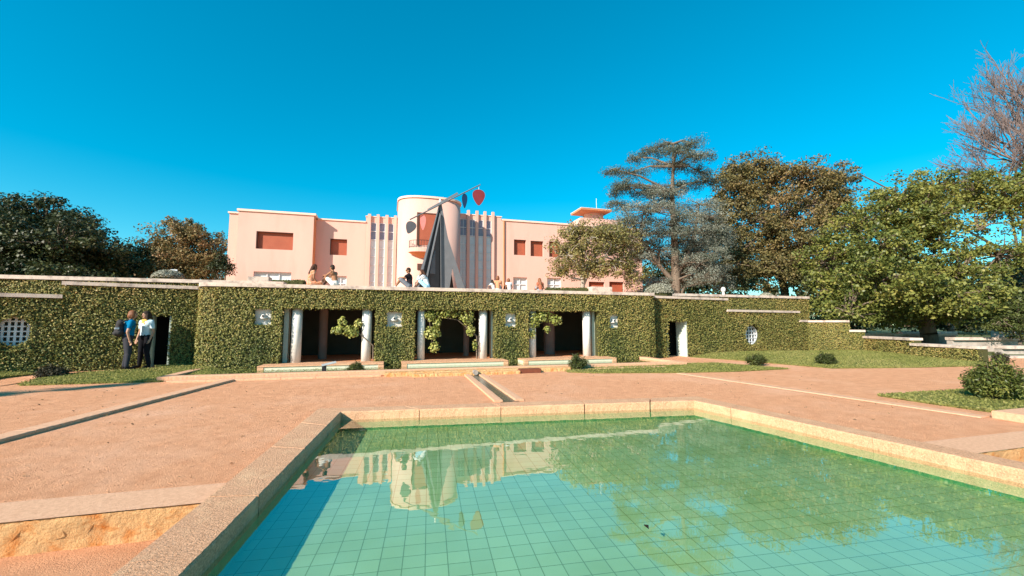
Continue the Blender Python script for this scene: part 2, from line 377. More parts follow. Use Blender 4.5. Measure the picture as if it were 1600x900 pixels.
M['wet_leaf'] = leaf_mat('wet_leaf', [(.03,.02,.01),(.05,.035,.015)])
tag(leaves('floating_leaf', np.array([[*G(1010,822,-.08), -.079]]), np.array([[0,.05,1.]]), .06, M['wet_leaf']), 'single dark leaf floating on the pool', 'leaf')

# stone steps down to the viewer on both sides of the pool
def step(name, x0, x1, v0, v1, label, seed):
    t = thing(name, label, 'step', ((x0+x1)/2, v0, -.25)); n = int((x1-x0)/.06); rr = random.Random(seed)
    bm = bmesh.new(); g = []
    for i in range(n+1):
        x = x0+(x1-x0)*i/n; g.append([bm.verts.new((x+rr.uniform(-.01,.01), v0+rr.uniform(-.012,.012)+.03*(k < 2), z+(rr.uniform(-.01,.01) if 0 < k < 3 else 0))) for k, z in enumerate((-.26,-.16,-.08,-.004))])
    for i in range(n):
        for k in range(3): bm.faces.new((g[i][k], g[i+1][k], g[i+1][k+1], g[i][k+1]))
    bmobj('riser', bm, M['ochre'], t, True)
    bm = bmesh.new(); vs = [(x0,v0-.012),(x1,v0-.012),(x1,v1),(x0,v1)]
    fill(bm, [[(x,y,.006) for x,y in vs]]); bmobj('tread', bm, M['granite_flat'], t)
step('stone_step', -14, -1.30, 4.0, 4.42, 'long orange stained stone step left of the pool', 3)
step('stone_step', 5.92, 20, 3.16, 3.62, 'short orange stone step beyond the right rim of the pool', 4)

# kerbs
def kerb(a, b, wd, h, label, seed, mt='granite_flat', segs=6):
    t = thing('kerb', label, 'kerb', (*a, 0)); a = Vector(a); b = Vector(b); d = (b-a); n = Vector((-d.y, d.x)).normalized()*wd/2
    for i in range(segs):
        p = a.lerp(b, i/segs)+d.normalized()*.004; q = a.lerp(b, (i+1)/segs)-d.normalized()*.004
        bm = bmesh.new(); stone(bm, p+n, q+n, q-n, p-n, -.02, h, seed*20+i, rough=.006); bmobj('kerb_stone', bm, M[mt], t)
kerb((-3.80,12.15), (-4.80,4.5), .26, .048, 'long straight stone kerb across the gravel left of the pool', 1)
kerb((8.05,10.5), (8.70,4.3), .26, .012, 'long straight stone kerb across the gravel right of the pool', 2)
kerb((-5.1,12.22), (-.2,12.20), .22, .05, 'stone kerb along the front of the lawn with the info panel', 3)
kerb((5.55,12.12), (8.7,12.05), .18, .04, 'stone kerb along the front of the lawn right of the runnel', 4, segs=4)
bm = bmesh.new(); box(bm, 8.72, 12.5, 3.75, 4.25, -.02, .11, .012); tag(bmobj('stone_block', bm, M['granite_flat']), 'low stone block at the right edge of the gravel beside the lawn', 'stone block')

# runnel from the basin to the pool
run = thing('runnel', 'narrow stone water channel running from the basin to the pool', 'channel', (2.3,11.7,0))
for k, (xa, xb) in enumerate(((2.08,1.93),(2.48,2.33))):
    bm = bmesh.new(); stone(bm, Vector((xa+.07,11.68)), Vector((xb+.07,7.55)), Vector((xb-.09,7.55)), Vector((xa-.09,11.68)), -.02, .035, 70+k); bmobj('channel_edge', bm, M['granite_flat'], run)
bm = bmesh.new(); fill(bm, [[(2.10,11.72,.005),(2.44,11.72,.005),(2.30,7.5,.005),(1.95,7.5,.005)]]); bmobj('channel_bed', bm, mat('wet_bed', (.14,.11,.07), (.09,.08,.05), 6, .25), run)
bm = bmesh.new(); cyl(bm, (2.29,11.75,.09), (2.29,11.55,.085), .06, .07, 12); bmobj('spout', bm, M['oldstone'], run)

# long basin in front of the gallery
bas = thing('long_basin', 'long narrow stone basin of green water along the foot of the ivy wall', 'basin', (2.2,12.7,0))
bm = bmesh.new()
stone(bm, Vector((-5.2,12.75)), Vector((9.6,12.75)), Vector((9.6,12.45)), Vector((-5.2,12.45)), -.1, .12, 91)
bmobj('front_rim', bm, M['granite_flat'], bas)
bm = bmesh.new(); stone(bm, Vector((-.1,12.44)), Vector((5.3,12.44)), Vector((5.3,11.95)), Vector((-.1,11.95)), -.1, .10, 92, rough=.012); bmobj('front_step', bm, M['ochre'], bas)
bm = bmesh.new(); stone(bm, Vector((.6,11.94)), Vector((3.6,11.94)), Vector((3.6,11.66)), Vector((.6,11.66)), -.1, .08, 93, rough=.012); bmobj('front_step', bm, M['ochre'], bas)
for xa in (-5.45, 9.6):
    bm = bmesh.new(); box(bm, xa, xa+.25, 12.45, 15.0, -.1, .12, .008); bmobj('end_rim', bm, M['granite_flat'], bas)
bm = bmesh.new(); fill(bm, [[(x,y,-.12) for x,y in BAS]]); bmobj('basin_floor', bm, mat('algae_floor', (.12,.20,.06), (.08,.14,.04), 3, .8), bas)
bm = bmesh.new(); fill(bm, [[(x,y,.05) for x,y in BAS]])
for f in bm.faces:
    if f.normal.z < 0: f.normal_flip()
me = bpy.data.meshes.new('basin_water'); bm.to_mesh(me); bm.free(); tag(link('basin_water', me, M['water']), kind='structure')
bm = bmesh.new(); box(bm, 3.62, 4.25, 11.7, 11.94, 0, .125, .006); tag(bmobj('metal_box', bm, M['corten']), 'low rust brown metal box on the gravel right of the runnel spout', 'box')

# ------------------------------------------------------------------ lawns
def lawn(name, pts, blades=380, skirt=True):
    P3 = [(*G(px, py, z), z+.03) for px, py, z in pts]
    bm = bmesh.new(); fill(bm, [P3])
    for f in bm.faces:
        if f.normal.z < 0: f.normal_flip()
    for i in range(len(P3)):
        a, b = P3[i], P3[(i+1) % len(P3)]
        try: bm.faces.new([bm.verts.new(p) for p in (a, b, (b[0],b[1],-.03), (a[0],a[1],-.03))])
        except ValueError: pass
    tris = [[tuple(v.co) for v in f.verts] for f in bm.faces if len(f.verts) == 3]
    me = bpy.data.meshes.new(name); bm.to_mesh(me); bm.free(); tag(link(name, me, M['lawn']), kind='structure')
    C = []
    for t in tris:
        a, b, c = map(np.array, t); ar = np.linalg.norm(np.cross(b-a, c-a))/2; n = int(ar*blades)
        r1, r2 = np.sqrt(rng.random(n)), rng.random(n); C.append(a*(1-r1)[:,None]+b*(r1*(1-r2))[:,None]+c*(r1*r2)[:,None])
    E_ = []
    for i in range(len(P3)):                      # shaggy edge
        a, b = np.array(P3[i]), np.array(P3[(i+1) % len(P3)]); n = int(np.linalg.norm(b-a)*90)
        t = rng.random(n)[:,None]; E_.append(a+(b-a)*t+rng.normal(size=(n,3))*[.035,.035,0]-[0,0,.01])
    C = np.concatenate(C+E_); return C
GC = []
GC.append(lawn('lawn', [(-40,561,.40),(60,562,.33),(165,567,.16),(172,575,.04),(110,581,.05),(0,590,.07),(-60,597,.1)]))
GC.append(lawn('lawn', [(30,603,.0),(60,593,.03),(120,584,.08),(200,578.5,.12),(330,572,.12),(352,577,0),(595,577,0),(597,585,0),(440,589,0),(330,592,0),(250,597,0),(100,601,0)]))
GC.append(lawn('lawn', [(245,573,.14),(330,567,.14),(352,571,.12),(255,575,.14)], 300))
GC.append(lawn('lawn', [(886,582,0),(888,576,0),(930,575,0),(1010,570,0),(1120,568,0),(1190,574,0),(1232,577,0),(1150,581,0),(1060,583,0),(930,583.5,0)]))
GC.append(lawn('lawn', [(1078,559,-.02),(1110,553,.10),(1160,550,.2),(1345,548,.15),(1440,556,.08),(1548,567,.0),(1545,572,0),(1420,575,0),(1300,576,0),(1218,569,0),(1150,563,0)]))
GC.append(lawn('lawn', [(1372,619,0),(1450,614,0),(1560,607,0),(1700,600,0),(1700,650,0),(1557,646,0),(1450,631,0)]))
C = np.concatenate(GC); n = len(C)
nn = rng.normal(size=(n,3)); nn[:,2] *= .35
C[:,2] += .012
tag(leaves('lawn_grass', C, nn, rng.uniform(.03,.06,n), M['grass'], tint=.5+.3*lowfreq(C,.8,3)+rng.normal(size=n)*.2, aspect=.5), 'short tufty green and straw grass on the lawns', 'grass', kind='stuff')
# loose grit on the gravel near the viewer
n = 42000; gx = rng.uniform(-9,9,n); gy = 2.4+rng.random(n)**1.5*9.5
ok = ~(inpoly(np.c_[gx,gy], COUT)) & ~((gy < 4.45) & (gx < 0)) & ~((gy < 3.7)); gx, gy = gx[ok], gy[ok]; n = len(gx)
s = .003+.009*rng.random(n)**2.5; base = np.array([[1,0,0],[0,1,0],[-1,0,0],[0,-1,0],[0,0,.8]]); Vv = base[None]*s[:,None,None]*rng.uniform(.6,1.4,(n,5,1))+np.c_[gx,gy,np.full(n,.0)][:,None]
ff = np.array([[0,1,4],[1,2,4],[2,3,4],[3,0,4]]); tag(np_mesh('loose_grit', Vv.reshape(-1,3), (np.arange(n)[:,None,None]*5+ff[None]).reshape(-1,3), M['gravel_low']), 'loose reddish grit scattered on the gravel', 'grit', kind='stuff')

PTH = [(*G(px, py, z), z) for px, py, z in [(120,572,.13),(200,566,.13),(355,562,.13),(352,570,.11),(300,574,.10),(180,580,.08),(60,593,.03),(0,603,.012),(-60,606,.012),(-60,598,.03),(0,588,.05)]]
bm = bmesh.new(); fill(bm, [PTH])
for i in range(len(PTH)):
    a, b = PTH[i], PTH[(i+1) % len(PTH)]
    if a[2] > .02 or b[2] > .02: bm.faces.new([bm.verts.new(p) for p in (a, b, (b[0],b[1],-.03), (a[0],a[1],-.03))])
tag(bmobj('garden_path', bm, M['gravel']), kind='structure')

n = 260; gx = rng.uniform(-9,12,n); gy = rng.uniform(4.6,11.5,n); ok = ~inpoly(np.c_[gx,gy], COUT); gx, gy = gx[ok], gy[ok]; n = len(gx)
M['litter'] = leaf_mat('dry_leaves', [(.12,.06,.025),(.26,.13,.05),(.40,.24,.09)], .8, .1)
tag(leaves('fallen_leaves', np.c_[gx, gy, np.full(n,.012)], rng.normal(size=(n,3))*.35+[0,0,1], rng.uniform(.025,.06,n), M['litter']), 'scattered dry brown leaves on the gravel', 'leaf litter', kind='stuff')

# ------------------------------------------------------------------ ivy walls
def ivy(parent, A, B, outline, holes, dens=1050, th=.35, seed=1, green_spots=(), size=(.038,.075), yellow=0., edge=True, brown_top=True):
    A = np.array(A, float); B = np.array(B, float); d = (B-A)/np.linalg.norm(B-A); nrm = np.array([d[1], -d[0]])   # towards viewer
    o = np.array(outline); s0, z0 = o.min(0); s1, z1 = o.max(0); n = int((s1-s0)*(z1-z0)*dens)
    P = np.c_[rng.uniform(s0,s1,n), rng.uniform(z0,z1,n)]
    ok = inpoly(P, outline)
    for h in holes: ok &= ~inpoly(P, h)
    P = P[ok]; n = len(P)
    off = .01+rng.random(n)*.07+.03*np.clip(lowfreq(np.c_[P, np.zeros(n)], 2.2, seed+5), -1, 1)
    C = np.c_[A[0]+d[0]*P[:,0]+nrm[0]*off, A[1]+d[1]*P[:,0]+nrm[1]*off, P[:,1]]
    N_ = np.c_[np.full(n,nrm[0]), np.full(n,nrm[1]), np.full(n,.35)]+rng.normal(size=(n,3))*.55
    if edge:                                    # leaves wrapping round openings and ends
        for lp in [outline]+list(holes):
            for i in range(len(lp)):
                a, b = np.array(lp[i]), np.array(lp[(i+1) % len(lp)]); L = np.linalg.norm(b-a)
                if lp is outline and abs(a[1]-b[1]) < 1e-6 and a[1] < .5: continue
                k = int(L*dens*.11)
                t = rng.random(k)[:,None]; q = a+(b-a)*t+rng.normal(size=(k,2))*.022; dep = rng.uniform(-.08, .10 if lp is not outline else .12, k)
                C = np.r_[C, np.c_[A[0]+d[0]*q[:,0]-nrm[0]*dep, A[1]+d[1]*q[:,0]-nrm[1]*dep, q[:,1]]]
                N_ = np.r_[N_, rng.normal(size=(k,3))+np.r_[nrm*.6,.2]]; P = np.r_[P, q]
    n = len(C); tn = .38+yellow+.17*lowfreq(C,.9,seed)+rng.normal(size=n)*.17
    if brown_top: tn += .16*np.clip((P[:,1]-(z1-.35))/.35, 0, 1)
    for gs, gz, gr in green_spots:
        tn -= .38*np.exp(-(((P[:,0]-gs)/gr)**2+((P[:,1]-gz)/(gr*1.5))**2)*1.2)
    return leaves('ivy_leaves', C, N_, rng.uniform(*size, n), M['ivy'], parent, tn)
def P2(A, B, s, z, off=0):
    d = Vector((B[0]-A[0], B[1]-A[1])).normalized(); n = Vector((d.y, -d.x)); p = Vector(A)+d*s+n*off; return Vector((p.x, p.y, z))

VW = 15.0                                           # face of the middle wall
UL, UR = V(303,500,VW)[0], V(1026,500,VW)[0]
def hpx(x0, y0, x1, y1, v=VW):                      # hole from measured corners
    a = V(x0, y0, v); b = V(x1, y1, v); return a[0], b[0], min(a[1], b[1]), max(a[1], b[1])
TOPZ = 2.56
pav = thing('garden_gallery', 'long ivy covered garden wall with three column bays below the villa terrace', 'garden wall', (2.3,VW,0))
opens = []
for (x0, x1, yt) in ((441,588,479),(648,773,482),(825,935,485)):
    u0, z = V(x0, yt, VW); u1, _ = V(x1, yt, VW); opens.append((u0, u1, .12, 1.93))
niches = [hpx(397,482,424,508), hpx(604,486,628,511), hpx(789,489,807,511), hpx(952,491,968,513)]
cut = lambda r: rect(*r)
rc = []                                             # rounded plan of the ends is made with narrow facets
A0, B0 = (UL+.55,VW), (UR-.4,VW); su = lambda u: u-A0[0]
L0 = B0[0]-A0[0]
# middle wall panel: outline follows the bays, which reach the floor
out = [(0,0)]
for u0, u1, z0, z1 in opens: out += [(su(u0),0),(su(u0),z1),(su(u1),z1),(su(u1),0)]
out += [(L0,0),(L0,TOPZ),(0,TOPZ)]
nh = [rect(su(a), su(b), c, d) for a, b, c, d in niches]
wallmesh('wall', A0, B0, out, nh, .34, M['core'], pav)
gs = [(su((a+b)/2), .6, .42) for a, b, c, d in niches]
ivy(pav, A0, B0, out, nh, seed=11, green_spots=gs)
# rounded ends
def bend(pts, seed, yl=0.):
    for i in range(len(pts)-1):
        a, b = pts[i], pts[i+1]; L = math.dist(a, b)
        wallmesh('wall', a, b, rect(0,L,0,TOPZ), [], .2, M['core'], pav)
        ivy(pav, a, b, rect(0,L,0,TOPZ), [], seed=seed, edge=False, yellow=yl)
bend([(UL-.02,15.9),(UL-.02,15.45),(UL+.06,15.22),(UL+.2,15.07),(UL+.55,VW)], 11, .04)
bend([(UR-.4,VW),(UR-.12,15.07),(UR,15.25),(UR,15.9)], 11)
# coping on top
bm = bmesh.new()
cpts = [(UL-.08,15.95),(UL-.08,15.4),(UL+.02,15.15),(UL+.2,14.98),(UL+.55,14.92),(UR-.4,14.92),(UR-.08,14.98),(UR+.06,15.2),(UR+.06,15.95)]
extrude_poly(bm, [[(x,y,TOPZ+.012) for x,y in cpts]], (0,0,.115)); bmobj('coping', bm, M['coping'], pav)
bm = bmesh.new(); box(bm, UL, UR, 15.35, 19.6, 2.4, TOPZ+.01); bmobj('roof_slab', bm, M['white'], pav)
# niches
for i, (a, b, c, d) in enumerate(niches):
    bm = bmesh.new(); e = .004
    box(bm, a-.03, b+.03, VW+.15, VW+.21, c-.03, d+.03); box(bm, a-.03, a-e, VW+.05, VW+.15, c, d); box(bm, b+e, b+.03, VW+.05, VW+.15, c, d)
    box(bm, a-.03, b+.03, VW+.05, VW+.15, c-.03, c-e); box(bm, a-.03, b+.03, VW+.05, VW+.15, d+e, d+.03)
    nb = bmobj('niche', bm, M['white'], pav)
    bm = bmesh.new(); x = (a+b)/2; z = (c+d)/2
    vs = bmesh.ops.create_uvsphere(bm, u_segments=16, v_segments=10, radius=.1)['verts']
    bmesh.ops.transform(bm, matrix=Matrix.Translation((x, VW+.11, z-.03)) @ Matrix.Diagonal((1.15,.9,.62,1)), verts=vs)
    cyl(bm, (x,VW+.15,z+.03), (x,VW+.01,z+.03), .055, .05, 14)
    bmobj('spout', bm, M['white'], nb, True)
    bm = bmesh.new(); cyl(bm, (x,VW+.02,z+.03), (x,VW-.0,z+.03), .032, .032, 12); bmobj('spout_hole', bm, M['steel_black'], nb)
# interior of the gallery
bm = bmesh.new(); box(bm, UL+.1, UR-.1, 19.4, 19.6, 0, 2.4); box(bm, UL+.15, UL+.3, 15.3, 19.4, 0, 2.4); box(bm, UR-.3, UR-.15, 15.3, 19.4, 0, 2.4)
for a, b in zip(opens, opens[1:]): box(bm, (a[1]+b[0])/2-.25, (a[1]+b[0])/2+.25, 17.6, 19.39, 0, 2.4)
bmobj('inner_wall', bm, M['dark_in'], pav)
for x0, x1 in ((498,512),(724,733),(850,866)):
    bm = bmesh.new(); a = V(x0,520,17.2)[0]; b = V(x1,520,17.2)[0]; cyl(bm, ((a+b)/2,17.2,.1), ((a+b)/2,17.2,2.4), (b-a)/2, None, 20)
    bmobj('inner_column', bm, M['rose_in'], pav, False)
bm = bmesh.new(); box(bm, UL+.3, UR-.3, 15.0+.36, 19.4, -.05, .13); bmobj('gallery_floor', bm, M['orange'], pav)
for k, (u0, u1, _, _) in enumerate(opens):           # ledge in front of every bay
    bm = bmesh.new(); box(bm, u0-.42, u1+.30, 14.2, 15.355, .13, .17, .008); lg = bmobj('bay_ledge', bm, M['granite'], pav)
    bm = bmesh.new(); box(bm, u0-.40, u1+.28, 14.23, 15.3, -.1, .128); box
    bmobj('ledge_face', bm, M['tiles_pale'], lg)
    for xa in (u0-.42, u1+.13):
        bm = bmesh.new(); box(bm, xa, xa+.17, 14.215, 14.3, -.05, .129); bmobj('ledge_end', bm, M['granite'], lg)
for x0, x1 in ((454,473),(564,582),(651,665),(747,762),(825,838),(910,923)):
    a = V(x0,520,15.28)[0]; b = V(x1,520,15.28)[0]
    bm = bmesh.new(); cyl(bm, ((a+b)/2,15.28,.17), ((a+b)/2,15.28,2.0), (b-a)*.43, None, 28)
    o = bmobj('column', bm, M['white'], pav)
    for p in o.data.polygons: p.use_smooth = abs(p.normal.z) < .5
for x0, x1 in ((442,450),(768,773),(926,935)):       # pale pilasters beside the columns
    a = V(x0,520,15.3)[0]; b = V(x1,520,15.3)[0]
    bm = bmesh.new(); box(bm, a, b, 15.345, 15.6, .13, 2.05); bmobj('pilaster', bm, M['mint'], pav)
for u0, u1, _, z1 in opens:
    bm = bmesh.new(); box(bm, u0-.1, u1+.1, 15.1, 15.5, z1+.03, z1+.2); bmobj('lintel', bm, M['mint'], pav)

# climbing shrubs in the bays
def climber(label, blobs, stems, dens=1.):
    t = thing('climbing_shrub', label, 'climbing shrub', blobs[0][0], 0, 'pale leaved climbers in the gallery bays')
    C = []; Nn = []
    for c, r, n in blobs:
        c = np.array(c); q = rng.normal(size=(int(n*dens),3)); q = unit(q)*rng.random((len(q),1))**.45*np.array(r); C.append(c+q); Nn.append(unit(q+1e-6)+rng.normal(size=q.shape)*.5+np.array([0,-.5,.5]))
    C = np.concatenate(C); Nn = np.concatenate(Nn); leaves('leaves', C, Nn, rng.uniform(.08,.14,len(C)), M['ficus'], t, .62+.3*lowfreq(C,2.,8)+rng.normal(size=len(C))*.2, .55)
    tubes('stem', stems, M['bark'], t, 6)
def pv(px, py, v=15.1):
    u, z = V(px, py, v); return (u, v, z)
climber('pale leafy branch hanging in the left gallery bay', [(pv(535,503),(.16,.12,.22),60),(pv(528,516),(.24,.15,.14),110),(pv(548,518),(.30,.15,.22),190),(pv(560,505),(.14,.1,.2),50)], [(pv(583,540),pv(560,520),.02,.015),(pv(560,520),pv(530,512),.015,.008),(pv(583,562),pv(583,540),.025,.02)])
climber('tall pale leafy climber framing the middle gallery bay', [(pv(672,492),(.2,.15,.25),130),(pv(683,505),(.16,.14,.2),90),(pv(676,520),(.3,.15,.26),240),(pv(679,542),(.2,.13,.2),110),(pv(700,489),(.5,.15,.2),160),(pv(730,495),(.32,.15,.3),150),(pv(736,516),(.18,.12,.22),100),(pv(742,540),(.08,.1,.25),40)], [(pv(745,562,15.15),pv(745,525,15.15),.03,.025),(pv(745,525,15.15),pv(715,500,15.15),.025,.015),(pv(715,500,15.15),pv(670,492,15.15),.015,.01),(pv(670,492),pv(676,545),.012,.006)])
climber('pale and dark leafy climber over the left column of the right gallery bay', [(pv(835,500),(.22,.15,.4),200),(pv(850,494),(.4,.15,.24),220),(pv(868,500),(.28,.15,.22),140),(pv(832,522),(.14,.12,.2),60),(pv(855,515),(.16,.12,.14),50)], [(pv(830,560,15.5),pv(832,510,15.3),.025,.02),(pv(832,510,15.3),pv(870,495),.02,.008)])

# wing walls with stepped tops
def stepwall(name, label, segs, holes_px, doors_px, seed, yellow=0., zb=-.1, th=.34):
    """segs: (A, B, [(px0, px1, z_top), ...])"""
    t = thing(name, label, 'garden wall', (*segs[0][0], 0))
    for A, B, tops in segs:
        L = math.dist(A, B); out = [(0,zb),(L,zb)]; caps = []
        st = []
        for px0, px1, z in tops:
            s0 = 0 if px0 is None else onwall(px0, 480, A, B)[0]; s1 = L if px1 is None else onwall(px1, 480, A, B)[0]; st.append((max(0,s0), min(L,s1), z))
        st.sort()
        for s0, s1, z in reversed(st): out += [(s1,z),(s0,z)]
        hl = []
        for (cx, cy, rz, rs) in holes_px:
            s, z = onwall(cx, cy, A, B)
            if 0 < s < L: hl.append(circ(s, z, rs, rz=rz))
        for (x0, x1, yt) in doors_px:
            s0, zt = onwall(x0, yt, A, B); s1, _ = onwall(x1, yt, A, B)
            if 0 < s0 < L:
                hl.append(rect(s0, s1, zb+.02, zt)); 
        # outline duplicates removed
        o2 = [out[0]]
        for p in out[1:]:
            if math.dist(p, o2[-1]) > 1e-4: o2.append(p)
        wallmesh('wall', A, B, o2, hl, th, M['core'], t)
        ivy(t, A, B, [(s, max(z, 0)) for s, z in o2], hl, seed=seed, yellow=yellow)
        for k, (s0, s1, z) in enumerate(st):
            d = Vector((B[0]-A[0], B[1]-A[1])).normalized(); n = Vector((d.y,-d.x)); a = Vector(A)+d*(s0-.03)+n*.09; b = Vector(A)+d*(s1+(.03 if k == len(st)-1 else .0))+n*.09; c = b-n*(th+.14); e = a-n*(th+.14)
            bm = bmesh.new(); extrude_poly(bm, [[(p.x,p.y,z+.013) for p in (a,b,c,e)]], (0,0,.10)); bmobj('coping', bm, M['coping'], t)
        for h in hl:
            if len(h) > 6:      # round window: ring and lattice
                cs = sum(p[0] for p in h)/len(h); cz = sum(p[1] for p in h)/len(h); r = max(p[1] for p in h)-cz; rs_ = (max(p[0] for p in h)-cs)/r
                bm = bmesh.new()
                for q in range(-2, 3):
                    x = q*r*.34; y = math.sqrt(max(0, r*r*1.02-x*x))
                    if y > .05:
                        bar(bm, P2(A,B,cs+x*rs_,cz-y,-.2), P2(A,B,cs+x*rs_,cz+y,-.2), .035, .05, up=(B[0]-A[0],B[1]-A[1],0))
                        bar(bm, P2(A,B,cs-y*rs_,cz+x,-.203), P2(A,B,cs+y*rs_,cz+x,-.203), .05, .035)
                for q in range(32):
                    a0, a1 = 2*math.pi*q/32, 2*math.pi*(q+1)/32; rr_ = r*.97
                    bar(bm, P2(A,B,cs+rr_*rs_*math.cos(a0),cz+rr_*math.sin(a0),-.206), P2(A,B,cs+rr_*rs_*math.cos(a1),cz+rr_*math.sin(a1),-.206), .06, .05)
                w_ = bmobj('window_lattice', bm, M['wframe'], t)
                bm = bmesh.new(); p0 = P2(A,B,cs,cz,-.36); nn_ = P2(A,B,cs,cz,-.38)-p0; cyl(bm, p0, p0+nn_*1.5, r*1.3, None, 24); bmobj('window_glass', bm, M['dark_in'], t)  # opaque dark disc, its colour standing for the shade behind the lattice
            else:
                s0, s1, z0, z1 = h[0][0], h[1][0], h[0][1], h[2][1]
                d = Vector((B[0]-A[0], B[1]-A[1], 0)).normalized(); n = Vector((-d.y,d.x,0)); bm = bmesh.new()
                P = lambda s, dep, z: Vector((A[0],A[1],0))+d*s+n*dep+Vector((0,0,z))
                for s in (s0, s1):
                    sg = -1 if s == s0 else 1
                    extrude_poly(bm, [[P(s-sg*.055,.03,z0), P(s-sg*.055,.62,z0), P(s-sg*.055,.62,z1-.004), P(s-sg*.055,.03,z1-.004)]], d*.05*sg)
                bmobj('door_jamb', bm, M['mint'], t)
                bm = bmesh.new(); extrude_poly(bm, [[P(s0-1.2,1.02,z0), P(s1+1.6,1.02,z0), P(s1+1.6,1.02,z1+.1), P(s0-1.2,1.02,z1+.1)]], n*.05); extrude_poly(bm, [[P(s0-1.2,.35,z1+.003), P(s1+1.6,.35,z1+.003), P(s1+1.6,1.06,z1+.003), P(s0-1.2,1.06,z1+.003)]], Vector((0,0,.05))); bmobj('dark_doorway', bm, M['dark_door'], t)  # near-black panels stand in for the shade inside the passage
    return t
LW = [((-14.6,13.0),(-10.0,14.45),[(None,None,2.12)]), ((-10.0,14.45),(-8.85,14.88),[(None,104,2.12),(104,None,2.47)]), ((-8.85,14.88),(UL,15.75),[(None,None,2.50)])]
stepwall('wing_wall', 'ivy wing wall left of the gallery with stepped coping, dark doorway and round window', LW, [(20,518,.40,.34)], [(236,269,492)], 21)
RW = [((UR-.02,15.45),(15.0,16.1),[(None,1024,2.50),(1024,1134.5,2.50),(1134.5,None,1.98)]), ((15.0,16.1),(20.9,17.0),[(None,1247,1.98),(1247,None,1.53)]), ((20.9,17.0),(22.6,15.4),[(None,1322,1.50),(1322,None,1.08)])]
RW = [(A,B,tops) for A,B,tops in RW]
RW[0] = (RW[0][0], RW[0][1], [(None,None,2.50)])
RW[1] = (RW[1][0], RW[1][1], [(None,1247,1.98),(1247,None,1.52)])
RW[2] = (RW[2][0], RW[2][1], [(None,1325,1.50),(1325,None,1.02)])
stepwall('wing_wall', 'ivy wing wall right of the gallery stepping down, with pale door jamb and round window', RW, [(1176,523,.50,.58)], [(1042,1074,501)], 22, .03)
stepwall('low_wall', 'low ivy boundary wall stepping down at the far right of the garden', [((22.6,15.4),(21.2,12.6),[(None,None,.72)]),((21.2,12.6),(20.6,10.2),[(None,None,.50)])], [], [], 23, .05)
# terrace retaining walls behind the wings
TW = 18.5
for nm, lb, a, b, z, sd_ in (('terrace_wall','upper terrace wall behind the left wing with a long pale coping',-22,UL+1.6,2.93,31),('terrace_wall','upper terrace wall behind the right wing with ivy and pale coping',UR-.3,22.9,2.84,32)):
    t = thing(nm, lb, 'terrace wall', (a,TW,0)); L = b-a
    wallmesh('wall', (a,TW), (b,TW), rect(0,L,0,z), [], .4, M['core'], t)
    ivy(t, (a,TW), (b,TW), rect(0,L,1.2,z), [], seed=sd_, yellow=.08, dens=900)
    bm = bmesh.new(); box(bm, a-.05, b+.05, TW-.1, TW+.46, z+.013, z+.15, .01); bmobj('coping', bm, M['coping'], t)
# terrace ground
TZ = 2.62
bm = bmesh.new()
extrude_poly(bm, [[(x,y,-1) for x,y in [(-700,TW+.35),(UL+.1,TW+.35),(UL+.1,19.62),(UR-.1,19.62),(UR-.1,TW+.35),(22.8,TW+.35),(26,60),(60,120),(60,800),(-700,800)]]], (0,0,TZ+1)); tag(bmobj('terrace_ground', bm, M['lawn_far']), kind='structure')
bm = bmesh.new(); fill(bm, [[(x,y,TZ+.03) for x,y in [(UL,15.3),(UR,15.3),(UR,19.6),(22,19.6),(22,40),(-12,40),(-12,19.6),(UL,19.6)]]]); tag(bmobj('terrace_path', bm, M['gravel']), kind='structure')
bm = bmesh.new(); fill(bm, [[(x,y,.015) for x,y in [(22.95,15.7),(23.3,12.0),(400,12.0),(400,400),(100,400),(40,90),(22.9,18.7)]]]); tag(bmobj('park_ground', bm, M['lawn_far']), kind='structure')
# stepped stone benches and walls at the far right
t = thing('stone_stairs', 'pale weathered stone steps and ledges beyond the low boundary wall at far right', 'stairs', (23,10,0))
for (x0,y0,x1,y1,fw) in ((1345,521,1490,524,27),(1405,518,1490,522,30),(1484,527,1590,532,22),(1560,540,1640,546,20),(1545,556,1640,562,18)):
    a = D(x0,y0,fw); b = D(x1,y0,fw); zz = a.z; bm = bmesh.new(); bar(bm, (a.x,a.y,zz-.07), (b.x,b.y,zz-.07), .5, .14); bmobj('stone_ledge', bm, M['coping'], t)
    bm = bmesh.new(); bar(bm, (a.x+.05,a.y+.05,zz/2-.2), (b.x-.05,b.y+.05,zz/2-.2), .3, max(.3,zz+.3)); bmobj('stone_wall', bm, M['oldstone'], t)
bm = bmesh.new(); p = D(1590,458,36); box(bm, p.x-2, p.x+8, p.y, p.y+1, 0, p.z, .02); tag(bmobj('stone_building', bm, M['coping']), 'pale stone wall top glimpsed between the trees at far right', 'wall')

